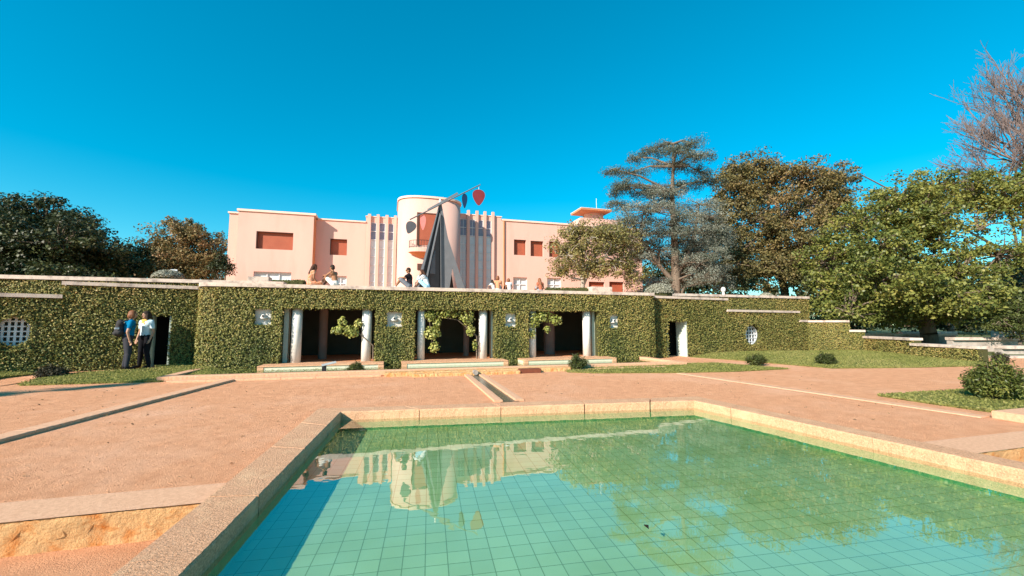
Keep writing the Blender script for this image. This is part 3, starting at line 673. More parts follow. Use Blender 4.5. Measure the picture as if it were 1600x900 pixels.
# ------------------------------------------------------------------ villa
VZ = TZ
villa = thing('villa', 'long pink art deco villa with round bow tower, fins and red shutters above the terrace', 'villa', (2.5,32,VZ))
def vwall(u0, u1, v, z1, holes, th=.35, m='stucco'):
    return wallmesh('wall', (u0,v), (u1,v), rect(0,u1-u0,VZ,z1), [rect(a-u0,b-u0,c,d) for a,b,c,d in holes], th, M[m], villa)
def cap(bmargs, z, h=.14):
    bm = bmesh.new(); extrude_poly(bm, [[(x,y,z+.004) for x,y in bmargs]], (0,0,h)); return bmobj('parapet_cap', bm, M['capstone'], villa)
def window(a, b, c, d, v, kind):
    """opening a..b, c..d in wall at v"""
    if kind == 'shutter':
        bm = bmesh.new(); y = v+.22; n = max(6, int((d-c)/.075))
        for i in range(n):
            z = c+(d-c)*(i+.5)/n; box(bm, a+.02, b-.02, y, y+.02, z-(d-c)/n*.45, z+(d-c)/n*.45)
        box(bm, a+.01, b-.01, y+.025, y+.05, c+.01, d-.01)
        o = bmobj('shutter', bm, M['shutter_flat'], villa)
        bm = bmesh.new(); box(bm, a+.003, a+.05, v+.02, v+.27, c+.003, d-.003); box(bm, a+.052, b-.052, v+.02, v+.27, d-.04, d-.003); box(bm, b-.03, b-.003, v+.18, v+.27, c+.003, d-.045)
        bmobj('window_frame', bm, M['frame_dark'], villa)
    else:
        bm = bmesh.new(); y = v+.16; wdt = b-a; n = max(2, round(wdt/.75))
        for i in range(n+1): x = a+.03+(wdt-.06)*i/n; box(bm, x-.03, x+.03, y, y+.06, c+.005, d-.005)
        box(bm, a+.005, b-.005, y-.003, y+.063, d-.09, d-.01); box(bm, a+.005, b-.005, y-.003, y+.063, d-.55, d-.49)
        fr = bmobj('window_frame', bm, M['wframe'], villa)
        bm = bmesh.new(); box(bm, a+.002, b-.002, y+.08, y+.1, c, d-.002); bmobj('window_glass', bm, M['pane'], fr)
M['shutter_flat'] = mat('shutter_slats', (.42,.115,.06), (.37,.095,.05), 2, .6)
def wp(x0,y0,x1,y1,v): a = V(x0,y0,v); b = V(x1,y1,v); return a[0], b[0], min(a[1],b[1]), max(a[1],b[1])
# left wing
vl = 31.2; wl, wr = -9.76, -5.2
W1 = (-8.66,-6.44,6.40,7.58); W2 = (-8.70,-6.46,VZ+.01,4.88)
vwall(wl, wr, vl, 8.86, [W1, W2]); window(*W1, vl, 'shutter'); window(*W2, vl, 'glass')
bm = bmesh.new(); box(bm, wl+.002, wr-.002, vl+.9, vl+9, VZ, 8.8); box(bm, wr-.2, wr, vl+.352, vl+.9, VZ, 8.86); box(bm, wl, wl+.2, vl+.352, vl+.9, VZ, 8.86); bmobj('wing_body', bm, M['stucco'], villa)
bm = bmesh.new(); box(bm, wr, wr+.03, vl+.02, 32-.003, VZ, 8.8); bmobj('shaded_side_wall', bm, M['orange'], villa)  # side wall of the wing; shade and warm bounce put in as orange colour
cap([(wl-.08,vl-.08),(wr+.12,vl-.08),(wr+.12,vl+9),(wl-.08,vl+9)], 8.86)
vwall(-10.66, wl-.004, 32.4, 8.94, []); cap([(-10.74,32.3),(wl-.09,32.3),(wl-.09,38),(-10.74,38)], 8.94, .1)
bm = bmesh.new(); box(bm, -10.65, wl-.01, 32.76, 38, VZ, 8.9); bmobj('wing_body', bm, M['stucco'], villa)
# left middle section
vm = 32.0
W3 = (-4.22,-3.10,6.32,7.48); W4 = wp(523,431,541,447,vm); W4 = (W4[0],W4[1],VZ+.01,W4[3])
vwall(wr+.002, -1.86, vm, 8.78, [W3, W4]); window(*W3, vm, 'shutter'); window(*W4, vm, 'glass')
cap([(wr+.13,vm-.08),(-1.87,vm-.08),(-1.87,vm+6),(wr+.13,vm+6)], 8.78, .1)
def fins(xs, v, top, zg, x0, x1, zt):
    """glazed bay between fins; zt bay wall top, zg glass top"""
    holes = [(a+.09,b-.09,VZ+.05,zg) for a, b in zip(xs, xs[1:])]
    vwall(x0, x1, v, zt, holes)
    for (a,b,c,d) in holes:
        bm = bmesh.new(); y = v+.015
        n = int((d-c)/.62)
        for i in range(n+1):
            z = d-.03-i*.62; box(bm, a+.002, b-.002, y, y+.04, z-.022, z+.022)
        box(bm, a+.003, a+.04, y-.003, y+.043, c, d-.003); box(bm, b-.04, b-.003, y-.003, y+.043, c, d-.003)
        if b-a > .45: x = a+(b-a)*.5; box(bm, x-.012, x+.012, y+.003, y+.037, c, d-.01)
        fr = bmobj('glazing_bars', bm, M['wframe'], villa)
        bm = bmesh.new(); box(bm, a-.01, b+.01, y+.05, y+.07, c, d-1.3); bmobj('glazing', bm, M['pane'], fr)
        bm = bmesh.new(); box(bm, a-.01, b+.01, y+.05, y+.07, d-1.297, d+.005); bmobj('glazing', bm, M['pane_top'], fr)
    for x in xs:
        bm = bmesh.new(); box(bm, x-.105, x+.105, v-.17, v-.002, VZ, top, .008); bmobj('fin', bm, M['stucco'], villa)
lx = [-1.62,-1.02,-.40,.20,.80]
fins(lx[:5], vm, 9.42, 8.84, -1.855, 1.2, 9.24)
vr = 30.8
def xr(px): return V(px, 400, vr)[0]
rx = [xr(716), xr(731), xr(744.5), xr(757), xr(769.5)]
ztr = V(770,341,vr)[1]; zwr = V(800,346,vr)[1]
fins(rx, vr, V(757,331,vr)[1], V(745,343,vr)[1], xr(700), xr(783), V(770,338.5,vr)[1])
WR = [wp(803,374,822,399,vr), wp(829,376,849,401,vr), wp(858,377,876,402,vr)]
WG = [wp(802,433,824,450,vr), wp(855,434,877,450,vr), wp(920,440,945,455,vr), wp(952,440,975,455,vr)]
WG = [(a,b,VZ+.01,d) for a,b,c,d in WG]
uR = V(1003,400,vr)[0]
vwall(xr(783)+.002, uR, vr, zwr, WR+WG)
for k, W in enumerate(WR): window(*W, vr, 'shutter')
for k, W in enumerate(WG): window(*W, vr, 'glass' if k < 2 else 'shutter')
cap([(xr(783)+.06,vr-.08),(uR+.08,vr-.08),(uR+.08,vr+8),(xr(783)+.06,vr+8)], zwr, .13)
cap([(xr(700),vr-.05),(xr(783)+.05,vr-.05),(xr(783)+.05,vr+3),(xr(700),vr+3)], V(770,338.5,vr)[1], .06)
cap([(-1.9,vm-.05),(1.2,vm-.05),(1.2,vm+3),(-1.9,vm+3)], 9.24, .06)
bm = bmesh.new(); box(bm, uR-.3, uR, vr+.352, vr+9, VZ, zwr-.01); box(bm, wr+.01, 12, vm+.36, vm+10, VZ, 8.7); box(bm, 12.01, uR-.31, vr+.5, vm+10, VZ, zwr-.3); bmobj('house_body', bm, M['stucco'], villa)
x = xr(787); bm = bmesh.new(); cyl(bm, (x,vr-.07,VZ), (x,vr-.07,zwr), .055, None, 12); bmobj('downpipe', bm, M['orange'], villa)
# bow tower
tc_u, hw, tf, tb = 2.50, 2.14, 28.25, 1.55
pl = []
for i in range(49):
    a = math.pi*i/48; e = 2/2.6
    cx, sy = math.cos(a), math.sin(a)
    pl.append((tc_u-hw*math.copysign(abs(cx)**e, cx), tf+tb-tb*abs(sy)**e))
full = pl+[(tc_u+hw, 32.3),(tc_u-hw, 32.3)]
bm = bmesh.new(); TT = 9.86
lo = [bm.verts.new((x,y,VZ)) for x,y in full]; hi = [bm.verts.new((x,y,TT)) for x,y in full]
for i in range(len(full)):
    j = (i+1) % len(full); bm.faces.new((lo[i], lo[j], hi[j], hi[i]))
bm.faces.new(hi)
o = bmobj('tower', bm, M['stucco'], villa)
for p in o.data.polygons: p.use_smooth = abs(p.normal.z) < .5 and p.center.y < 30.5
def off(pts, k): return [(tc_u+(x-tc_u)*(1+k/hw), y-(k if i < 49 else 0)) for i, (x, y) in enumerate(pts)]
bm = bmesh.new(); extrude_poly(bm, [[(x,y,TT+.003) for x,y in off(full,.07)]], (0,0,.13)); bmobj('parapet_cap', bm, M['capstone'], villa)
# tower: tall shuttered door with balcony and small lower window
a, b, c, d = wp(655,334,681,384,28.3)
bm = bmesh.new(); n = 28
for i in range(n): z = c+(d-c)*(i+.5)/n; box(bm, a, b, tf-.03, tf+.04, z-(d-c)/n*.45, z+(d-c)/n*.45)
bmobj('shutter', bm, M['shutter_flat'], villa)
bm = bmesh.new(); box(bm, a-.14, a-.003, tf-.06, tf+.2, c, d+.07); box(bm, a, b+.06, tf-.06, tf+.1, d+.003, d+.07); bmobj('window_frame', bm, M['frame_dark'], villa)
bu = (a+b)/2-.25; bz = V(655,387,27.8)[1]
bm = bmesh.new(); pts = [(bu-1.0, tf+.4)]+[(bu+1.0*math.cos(math.pi-math.pi*i/16), tf-.62*math.sin(math.pi*i/16)) for i in range(17)]+[(bu+1.0, tf+.4)]
extrude_poly(bm, [[(x,y,bz-.26) for x,y in pts[1:-1]]], (0,0,.26)); bal = bmobj('balcony', bm, M['stucco'], villa)
bm = bmesh.new(); q = [(x, y) for x, y in pts[1:-1]]
low_ = [bm.verts.new((bu+(x-bu)*.25, tf+.1+(y-tf)*.2, bz-.62)) for x, y in q]; up_ = [bm.verts.new((x*.98+bu*.02, y+.01, bz-.262)) for x, y in q]
for i in range(len(q)-1): bm.faces.new((low_[i], low_[i+1], up_[i+1], up_[i]))
bmobj('bracket', bm, M['orange'], bal)
bm = bmesh.new()
for i in range(17):
    an = math.pi*i/16; x = bu+.93*math.cos(math.pi-an); y = tf-.56*math.sin(an); cyl(bm, (x,y,bz), (x,y,bz+.50), .012, None, 5)
    if i < 16:
        a2 = math.pi*(i+1)/16; x2 = bu+.93*math.cos(math.pi-a2); y2 = tf-.56*math.sin(a2)
        for zz in (.08,.50): cyl(bm, (x,y,bz+zz), (x2,y2,bz+zz), .016, None, 5)
bmobj('railing', bm, M['iron'], bal)
a, b, c, d = wp(652,412,664,422,28.3); bm = bmesh.new(); box(bm, a, b, tf-.02, tf+.1, c, d); bmobj('small_window', bm, M['frame_dark'], villa)
# roof pavilion with thin canopy, mast, vents
cf = 31.6; zt_ = V(930,326.5,cf)[1]; ex0, ex1 = V(908,326,cf)[0], V(956,328,cf)[0]; pcu = V(927,335,33)[0]
bm = bmesh.new(); cyl(bm, (pcu,cf+1.4,zwr-.6), (pcu,cf+1.4,zt_-.125), .85, None, 32); rp = bmobj('roof_pavilion', bm, M['stucco'], villa, False)
bm = bmesh.new(); box(bm, ex0, ex1, cf, cf+2.1, zt_-.12, zt_, .01); bmobj('canopy', bm, M['orange'], rp)
bm = bmesh.new(); box(bm, ex0-.02, ex1+.02, cf-.03, cf+2.12, zt_+.002, zt_+.06, .01); bmobj('canopy_cap', bm, M['capstone'], rp)
bm = bmesh.new(); q = V(932,325,33); cyl(bm, (q[0],33,zt_), (q[0],33,V(932,310,33)[1]), .02, None, 6); bmobj('mast', bm, M['wframe'], rp)
bm = bmesh.new(); box(bm, V(903,345,32)[0], V(966,345,32)[0], 31.5, 35, zwr-.5, V(925,341,31.5)[1]); bmobj('roof_block', bm, M['stucco'], villa)
for px, vv, z in ((432,vl+3,9.0),(531,vm+2,8.9),(674,30.8,TT+.13),(838,vr+2,zwr+.13)):
    u = V(px,330,vv)[0]; bm = bmesh.new(); cyl(bm, (u,vv,z), (u,vv,z+.28), .13, .10, 12); cyl(bm, (u,vv,z+.28), (u,vv,z+.36), .17, .17, 12); bmobj('roof_vent', bm, M['iron'], villa)

# ------------------------------------------------------------------ steel sculpture (plain stand-in)
sp = V(687,318,21); sv = 21.0; ap = Vector((sp[0], sv, sp[1]))
sc_t = thing('steel_sculpture', 'tall grey and black steel sculpture with coloured plates hanging from a tilted beam', 'sculpture', (ap.x, sv, TZ))
def plate(pts, th, m, name='leg', nrm=None):
    pts = [Vector(p) for p in pts]
    n = (pts[1]-pts[0]).cross(pts[2]-pts[0]).normalized()*th
    bm = bmesh.new(); extrude_poly(bm, [pts], n); return bmobj(name, bm, M[m], sc_t)
gx = lambda px: V(px,447,sv)[0]
z0 = TZ+.03
A_ = ap
plate([(A_.x-.02,sv,A_.z),(A_.x+.05,sv,A_.z),(gx(665),sv-.35,z0),(gx(645),sv-.6,z0),(gx(668),sv-.2,z0+2.6)][:4], .05, 'steel_black')
plate([(A_.x-.10,sv-.05,A_.z-.35),(A_.x-.02,sv-.05,A_.z-.1),(gx(649),sv-.72,z0),(gx(644),sv-.72,z0)], .05, 'steel_grey')
plate([(A_.x-.0,sv-.1,A_.z-.5),(A_.x+.05,sv-.12,A_.z-.6),(gx(660),sv-.75,z0),(gx(657),sv-.75,z0)], .06, 'steel_grey', 'rib')
plate([(A_.x,sv+.06,A_.z),(A_.x+.08,sv+.06,A_.z),(gx(690),sv+.3,z0),(gx(672),sv+.3,z0)], .05, 'steel_black')
plate([(A_.x,sv+.12,A_.z-.9),(gx(688),sv+.5,z0),(gx(664),sv+.5,z0)], .04, 'steel_black', 'web')
# right leg: one broad plate with a triangular notch
rz0 = z0; R_ = [(A_.x+.02,sv,A_.z+.02),(A_.x+.10,sv,A_.z-.02),(V(700,372,sv)[0],sv,V(700,372,sv)[1]),(V(716,420,sv)[0],sv,V(716,420,sv)[1]),(gx(732),sv,rz0),(gx(719),sv,rz0),(V(707,419,sv)[0],sv,V(707,419,sv)[1]),(gx(700),sv,rz0),(gx(689),sv,rz0)]
plate(R_, .06, 'steel_grey')
plate([(V(705,419,sv)[0],sv+.15,V(705,419,sv)[1]),(gx(714),sv+.5,rz0),(gx(703),sv+.5,rz0)], .05, 'steel_black')
plate([(V(680,395,sv)[0],sv-.02,V(680,392,sv)[1]),(V(680,430,sv)[0],sv-.02,V(680,428,sv)[1]),(V(668,430,sv)[0],sv-.3,V(668,428,sv)[1])], .03, 'steel_grey', 'web')
bl, br_ = V(640,345,sv), V(751,288,sv)
bm = bmesh.new(); cyl(bm, (bl[0],sv-.25,bl[1]), (br_[0],sv+.05,br_[1]), .035, .028, 8)
m1, m2 = V(668,330,sv), V(715,303,sv)
bar(bm, (m1[0],sv-.16,m1[1]+.02), (m2[0],sv-.04,m2[1]+.03), .02, .10, up=(0,.2,1)); beam = bmobj('beam', bm, M['steel_grey'], sc_t)
bm = bmesh.new(); cyl(bm, (A_.x+.02,sv,A_.z-.05), (A_.x+.02,sv,V(686,311,sv)[1]), .06, .05, 10); bmobj('pivot', bm, M['wframe'], sc_t)
for px, py, wpx, hpx_, colr, tilt, hook, nm in ((641,357,15,21,'plate_grey',.35,347,'grey'),(660.5,349,8.5,24,'plate_pink',0,334,'pink'),(726,314,8,23,'plate_blue',0,300,'blue'),(748.5,308,18,25,'plate_red',0,290,'red')):
    cl = {'plate_grey':(.09,.09,.10),'plate_pink':(.80,.25,.22),'plate_blue':(.004,.03,.09),'plate_red':(.22,.03,.035)}[colr]
    if colr not in M: M[colr] = mat(colr, cl, None, 3, .5)
    u, z = V(px,py,sv); k = 24; pxm = (V(px+1,py,sv)[0]-u); y = sv-.22+(px-641)*.0025
    pts = []
    for i in range(k):
        a = 2*math.pi*i/k; rx_, rz_ = wpx/2*pxm, hpx_/2*pxm; cx, sz = math.cos(a), math.sin(a)
        x = rx_*cx*(1+.45*sz); zz = rz_*sz; pts.append((u+x*math.cos(tilt)+zz*math.sin(tilt), y, z-x*math.sin(tilt)+zz*math.cos(tilt)))
    bm = bmesh.new(); extrude_poly(bm, [pts], (0,.03,0)); pt = bmobj('hanging_plate', bm, M[colr], sc_t); pt['label'] = nm+' hanging oval plate'
    bm = bmesh.new(); uh, zh = V(px,hook,sv); cyl(bm, (uh,y+.015,zh), (uh,y+.015,z+.05), .012, None, 6); bmobj('hook', bm, M['wframe'], pt)

# ------------------------------------------------------------------ trees and plants
def crown(name, parent, clusters, nleaf, size, mtl, seed, flat=.6, lf=.35, tint0=.5, tvar=.22, aspect=.62, zt=0.0, up=.7):
    """clusters: array (k,4) centre + radius"""
    K = np.array(clusters); idx = np.repeat(np.arange(len(K)), nleaf); c = K[idx,:3]; r = K[idx,3:4]
    q = rng.normal(size=(len(idx),3)); q = unit(q)*rng.random((len(idx),1))**.5*r*np.array([1,1,flat])
    Nn = unit(q+1e-6)*.7+rng.normal(size=q.shape)*.55+np.array([0,0,up])
    C = c+q; cl = rng.normal(size=len(K))*.12
    tn = tint0+tvar*lowfreq(C, lf, seed)+cl[idx]+rng.normal(size=len(C))*.13+zt*(q[:,2]/r[:,0])
    return leaves(name, C, Nn, rng.uniform(size*.7,size*1.3,len(C)), mtl, parent, tn, aspect)
def make_tree(name, label, base, trunk_h, trunk_r, blobs, ncl, rcl, nleaf, size, mtl, bark='bark', seed=1, shell=.45, group=None, lean=(0,0), flat=.6, tint0=.5, limbs=True, twigs=True, cat='tree', gap=None, up=.7):
    rr = random.Random(seed); t = thing(name, label, cat, base, 0, group)
    K = []; tot = sum(b[3]*b[4]*b[5] for b in blobs)**(1) or 1
    for b in blobs:
        wgt = (b[3]*b[4]*b[5])**.67; b_n = max(3, int(ncl*wgt/sum((q[3]*q[4]*q[5])**.67 for q in blobs)))
        q = rng.normal(size=(b_n,3)); q = unit(q)*rng.random((b_n,1))**shell
        P = np.array(b[:3])+q*np.array(b[3:6])
        K.append(np.c_[P, rng.uniform(rcl*.6, rcl*1.35, b_n)])
    K = np.concatenate(K)
    K = K[K[:,2] > base[2]+.15]
    if gap: K = K[~((lowfreq(K[:,:3], gap[0], seed+9)) > gap[1])]
    crown('crown', t, K, nleaf, size, mtl, seed, flat=flat, tint0=tint0, up=up)
    segs = []; b0 = Vector(base); top = b0+Vector((lean[0], lean[1], trunk_h)); path = [b0-Vector((0,0,.3))]
    for i in range(1, 7): path.append(b0.lerp(top, i/6)+Vector((rr.uniform(-1,1), rr.uniform(-1,1), 0))*trunk_r*.5)
    for i in range(6): segs.append((path[i], path[i+1], trunk_r*(1-i*.09), trunk_r*(1-(i+1)*.09)))
    cents = []
    for b in blobs:
        c = Vector(b[:3]); st = path[rr.randint(2,6)]; mid = st.lerp(c, .5)+Vector((rr.uniform(-.4,.4), rr.uniform(-.4,.4), rr.uniform(-.1,.6)))
        if limbs: segs += [(st, mid, trunk_r*.5, trunk_r*.33), (mid, c, trunk_r*.33, trunk_r*.2)]
        cents += [c, mid]
    cents.append(top)
    CA = np.array([list(c) for c in cents])
    if twigs:
        for k in K:
            j = np.argmin(np.linalg.norm(CA-k[:3], axis=1)); a = cents[j]; p = Vector(k[:3]); m_ = a.lerp(p, .5)+Vector((rr.uniform(-.2,.2), rr.uniform(-.2,.2), rr.uniform(-.1,.25)))
            segs += [(a, m_, trunk_r*.12+.012, trunk_r*.06+.01), (m_, p, trunk_r*.06+.01, .008)]
    tubes('trunk', segs, M[bark], t, 6)
    return t
def blobs_px(lst, fwd):
    """(px, py, rx_px, ry_px, dfwd) -> world blobs"""
    out = []
    for px, py, rx_, ry_, df in lst:
        p = D(px, py, fwd+df); k = (fwd+df)/F; out.append((p.x, p.y, p.z, rx_*k, rx_*k*.9, ry_*k))
    return out
def basepx(px, fwd, z=None): p = D(px, 480, fwd); return (p.x, p.y, TZ if z is None else z)

# left
make_tree('broadleaf_tree', 'huge dark green tree at the left edge behind the terrace wall', basepx(60,28), 3.5, .45,
    blobs_px([(20,345,60,46,0),(70,350,62,48,1),(120,375,52,45,0),(150,395,36,30,-1),(-40,340,60,60,1),(20,400,60,30,-2),(90,405,70,26,-1),(165,412,26,18,0),(-60,400,60,40,-2),(40,425,80,20,-3),(120,428,60,14,-3),(10,370,70,40,-3),(95,380,60,40,-3)],28), 800, .7, 75, .19, M['green'], seed=41, tint0=.45)
make_tree('broadleaf_tree', 'small dark green tree between the big left tree and the autumn tree', basepx(195,34), 2, .2,
    blobs_px([(195,405,24,22,0),(215,418,30,14,-1)],34), 60, .6, 70, .2, M['green'], seed=42, tint0=.4)
make_tree('autumn_tree', 'round tree turning orange and brown left of the villa', basepx(285,33), 3, .3,
    blobs_px([(255,385,38,32,0),(300,375,44,32,0),(330,395,28,28,0),(280,410,55,20,-1),(235,405,26,22,0),(285,358,34,16,0),(290,425,60,14,-1),(240,425,30,14,-1)],33), 380, .6, 75, .17, M['autumn'], seed=43, tint0=.72, gap=(1.2,.75))
make_tree('evergreen_shrub', 'dark evergreen shrub overlapping the left corner of the villa', basepx(350,25), 1, .1,
    blobs_px([(345,408,14,16,0),(352,420,12,12,0),(335,420,14,12,0)],25), 50, .3, 60, .11, M['green'], seed=44, tint0=.4, cat='shrub')
# trees right of the villa
make_tree('sparse_tree', 'small sparse olive and yellow tree in front of the right end of the villa', basepx(912,24), 2.6, .17,
    blobs_px([(905,390,52,34,0),(935,365,36,28,0),(960,375,26,30,.5),(875,400,28,26,0),(930,420,46,20,0),(895,360,26,16,0),(965,408,22,22,.5),(880,425,22,12,0),(985,385,24,38,1),(985,425,24,24,1)],24), 460, .42, 42, .12, M['sparse'], 'bark_pale', seed=45, tint0=.5, shell=.6, flat=.7, gap=(1.4,.5))
make_tree('autumn_tree', 'tall plane tree with russet brown leaves behind the terrace on the right', basepx(1225,38), 10, .4,
    blobs_px([(1200,290,46,42,0),(1255,290,56,42,0),(1300,315,34,45,0),(1160,320,40,50,0),(1215,355,75,50,-1),(1170,390,50,45,-1),(1130,370,30,40,-1),(1250,400,60,40,-2),(1200,425,70,28,-2),(1145,285,36,36,0),(1180,262,40,26,0),(1310,282,34,28,0),(1290,340,50,40,0),(1140,410,30,36,-2),(1290,420,40,40,-2)],38), 950, .85, 80, .2, M['autumn'], seed=46, tint0=.42, gap=(.9,.62))
# cedar with layered pads
def cedar():
    fw = 29; b0 = Vector(basepx(1056,fw)); t = thing('cedar_tree', 'tall blue grey cedar with layered branches beside the villa', 'tree', b0)
    rr = random.Random(5); k = fw/F; right = Vector((math.cos(YAW), -math.sin(YAW), 0)); fwd_ = Vector((math.sin(YAW), math.cos(YAW), 0))
    pt = lambda px, py, df=0: D(px, py, fw+df)
    trunk = [b0-Vector((0,0,.3)), pt(1056,420), pt(1054,380), pt(1052,340), pt(1050,300), pt(1052,260), pt(1052,225)]
    rs = [.36,.30,.24,.19,.14,.09,.05]; segs = [(trunk[i], trunk[i+1], rs[i], rs[i+1]) for i in range(6)]
    stem2 = [pt(1056,430), pt(1075,400), pt(1085,365), pt(1090,340)]; segs += [(stem2[i], stem2[i+1], .2-.04*i, .16-.04*i) for i in range(3)]
    stem3 = [pt(1052,440), pt(1030,415), pt(1012,385), pt(1000,372)]; segs += [(stem3[i], stem3[i+1], .18-.04*i, .14-.04*i) for i in range(3)]
    pads = [(1052,222,16,4),(1035,232,22,6),(1075,228,24,6),(1052,240,38,6),(1020,245,22,5),(1088,243,22,5),(1000,250,20,6),(968,266,22,6),(985,262,26,6),(990,285,34,7),(962,285,14,5),(1040,262,44,7),(1078,258,32,7),(1100,268,18,6),(1055,282,48,7),(1095,290,30,6),
            (1020,300,30,6),(975,312,22,7),(1000,305,20,5),(965,300,12,6),(1045,305,46,8),(1090,312,36,7),(1020,330,50,9),(1075,332,54,9),(1115,342,28,8),(985,345,34,9),(1010,358,52,10),(1065,362,42,8),(1105,362,36,8),(975,370,30,9),(1130,352,14,5),
            (1000,385,34,8),(1095,382,34,10),(1108,400,26,12),(1090,412,28,10),(1100,428,30,9),(1075,440,26,7),(1010,440,28,6),(1098,418,34,14),(1120,430,24,12),(1085,395,34,12),(1070,425,24,12),(1040,390,34,9),(1110,375,34,10),(1060,345,46,9),(990,395,24,8),(1120,372,18,7),(1030,318,30,7),(1000,330,30,8)]
    K = []
    for px, py, rx_, ry_ in pads+[(x+rr.uniform(-10,10), y+rr.uniform(3,12), a*.8, b) for x, y, a, b in pads if y > 325 and (x*7+y) % 3 > 0]:
        df = rr.uniform(-1.6,1.6); c = pt(px+rr.uniform(-11,11), py+rr.uniform(-9,9), df); rx_ = rx_*rr.uniform(.7,1.15); ry_ = ry_*1.8; nc = int(4+rx_*.6)
        st = min([p for p in trunk+stem2+stem3], key=lambda q: (q-c).length+max(0, q.z-c.z)*1.5)
        mid = st.lerp(c, .55)+Vector((0,0,.25)); segs += [(st, mid, .09, .055), (mid, c, .055, .03)]
        for i in range(nc):
            a = rr.uniform(0, 6.28); q = math.sqrt(rr.random()); p = c+right*math.cos(a)*q*rx_*k+fwd_*math.sin(a)*q*rx_*k*.8+Vector((0,0,rr.uniform(-.5,.5)*ry_*k-q*.15))
            K.append((*p, rr.uniform(.35,.7))); segs.append((c, p, .025, .008))
    zc = D(1050,300,fw).z
    crown('crown', t, [k for k in K if k[2] > zc], 80, .13, M['cedar'], 47, flat=.62, tint0=.08, tvar=.15, aspect=.3, zt=.12, up=.3)
    crown('crown', t, [k for k in K if k[2] <= zc], 80, .13, M['cedar'], 47, flat=.62, tint0=.38, aspect=.3, zt=.12, up=.3)
    tubes('trunk', segs, M['bark'], t, 6)
cedar()
make_tree('broadleaf_tree', 'dark tree in shade behind the cedar trunk', basepx(1060,44), 3, .3,
    blobs_px([(1040,415,40,34,0),(1090,400,50,50,2),(1140,430,40,26,0),(1020,440,30,14,0),(1130,330,26,40,2)],44), 200, .9, 50, .24, M['green'], seed=48, tint0=.35)
make_tree('broadleaf_tree', 'very large spreading green tree with glossy leaves filling the right side', basepx(1450,26,.0), 5, .5,
    blobs_px([(1400,320,62,52,0),(1460,300,55,38,1),(1340,360,52,48,0),(1300,410,46,48,0),(1380,395,62,50,-2),(1450,370,60,55,-1),(1520,300,50,34,1),(1570,320,56,48,0),(1500,430,60,50,-2),(1430,450,60,42,-3),(1340,450,52,40,-2),(1560,400,40,30,0),(1620,290,50,40,0),(1540,460,40,34,-3),(1290,450,24,34,-1),(1440,340,60,40,-1),(1370,440,70,50,-3),(1480,470,70,36,-3),(1325,488,44,22,-3),(1395,492,50,20,-1),(1470,492,50,20,-1),(1545,492,34,22,-1)],26), 1250, .6, 62, .17, M['midgreen'], 'bark', seed=49, tint0=.52, gap=(1.1,.72), limbs=False, shell=.42)
make_tree('broadleaf_tree', 'dark shaded undergrowth trees below the big green tree on the right', basepx(1480,31,0), 3, .3,
    blobs_px([(1300,480,60,28,0),(1380,485,60,30,0),(1450,480,60,36,0),(1530,480,60,36,0),(1600,470,50,50,0),(1580,430,40,50,3),(1290,450,40,30,2),(1400,440,60,40,3),(1340,420,40,40,5),(1660,440,50,60,2)],31), 320, .9, 60, .24, M['green'], seed=50, tint0=.35)
make_tree('yew_hedge', 'clipped olive green yew bush at the right edge above the stone ledges', basepx(1590,21,.1), 1, .1,
    blobs_px([(1590,500,30,28,0),(1570,510,22,20,0),(1620,490,36,38,0)],21), 90, .35, 110, .09, M['shrub'], seed=51, tint0=.65, cat='shrub')
make_tree('autumn_tree', 'distant brown tree behind the far right of the big green tree', basepx(1600,46), 6, .3,
    blobs_px([(1600,260,60,30,0),(1640,300,60,60,0),(1560,270,40,22,0),(1340,270,20,30,0)],46), 60, .9, 20, .22, M['autumn'], seed=52, tint0=.5)
# far woods closing the view behind the garden
n = 42000; K = []
for px0, px1, f0, f1, y0 in ((0,230,55,75,405),(200,370,60,70,418),(1000,1140,60,75,420),(1120,1800,55,80,415),(1750,2400,40,60,380),(-900,-150,40,60,380)):
    for i in range(int((px1-px0)/(1.0 if -10 < px0 < 1200 else 4))):
        px = rng.uniform(px0,px1); fw = rng.uniform(f0,f1); top = D(px, y0+12*math.sin(px*.03)+rng.uniform(-10,20), fw); z = rng.uniform(.0,1)*(top.z-.5)+.5
        K.append((top.x, top.y, z, rng.uniform(.9,1.9)))
fw_ = crown('far_woods', None, K, 48, .55, M['green'], 77, tint0=.4); tag(fw_, 'dark distant woods seen in the gaps between the garden trees', 'woods', kind='stuff')
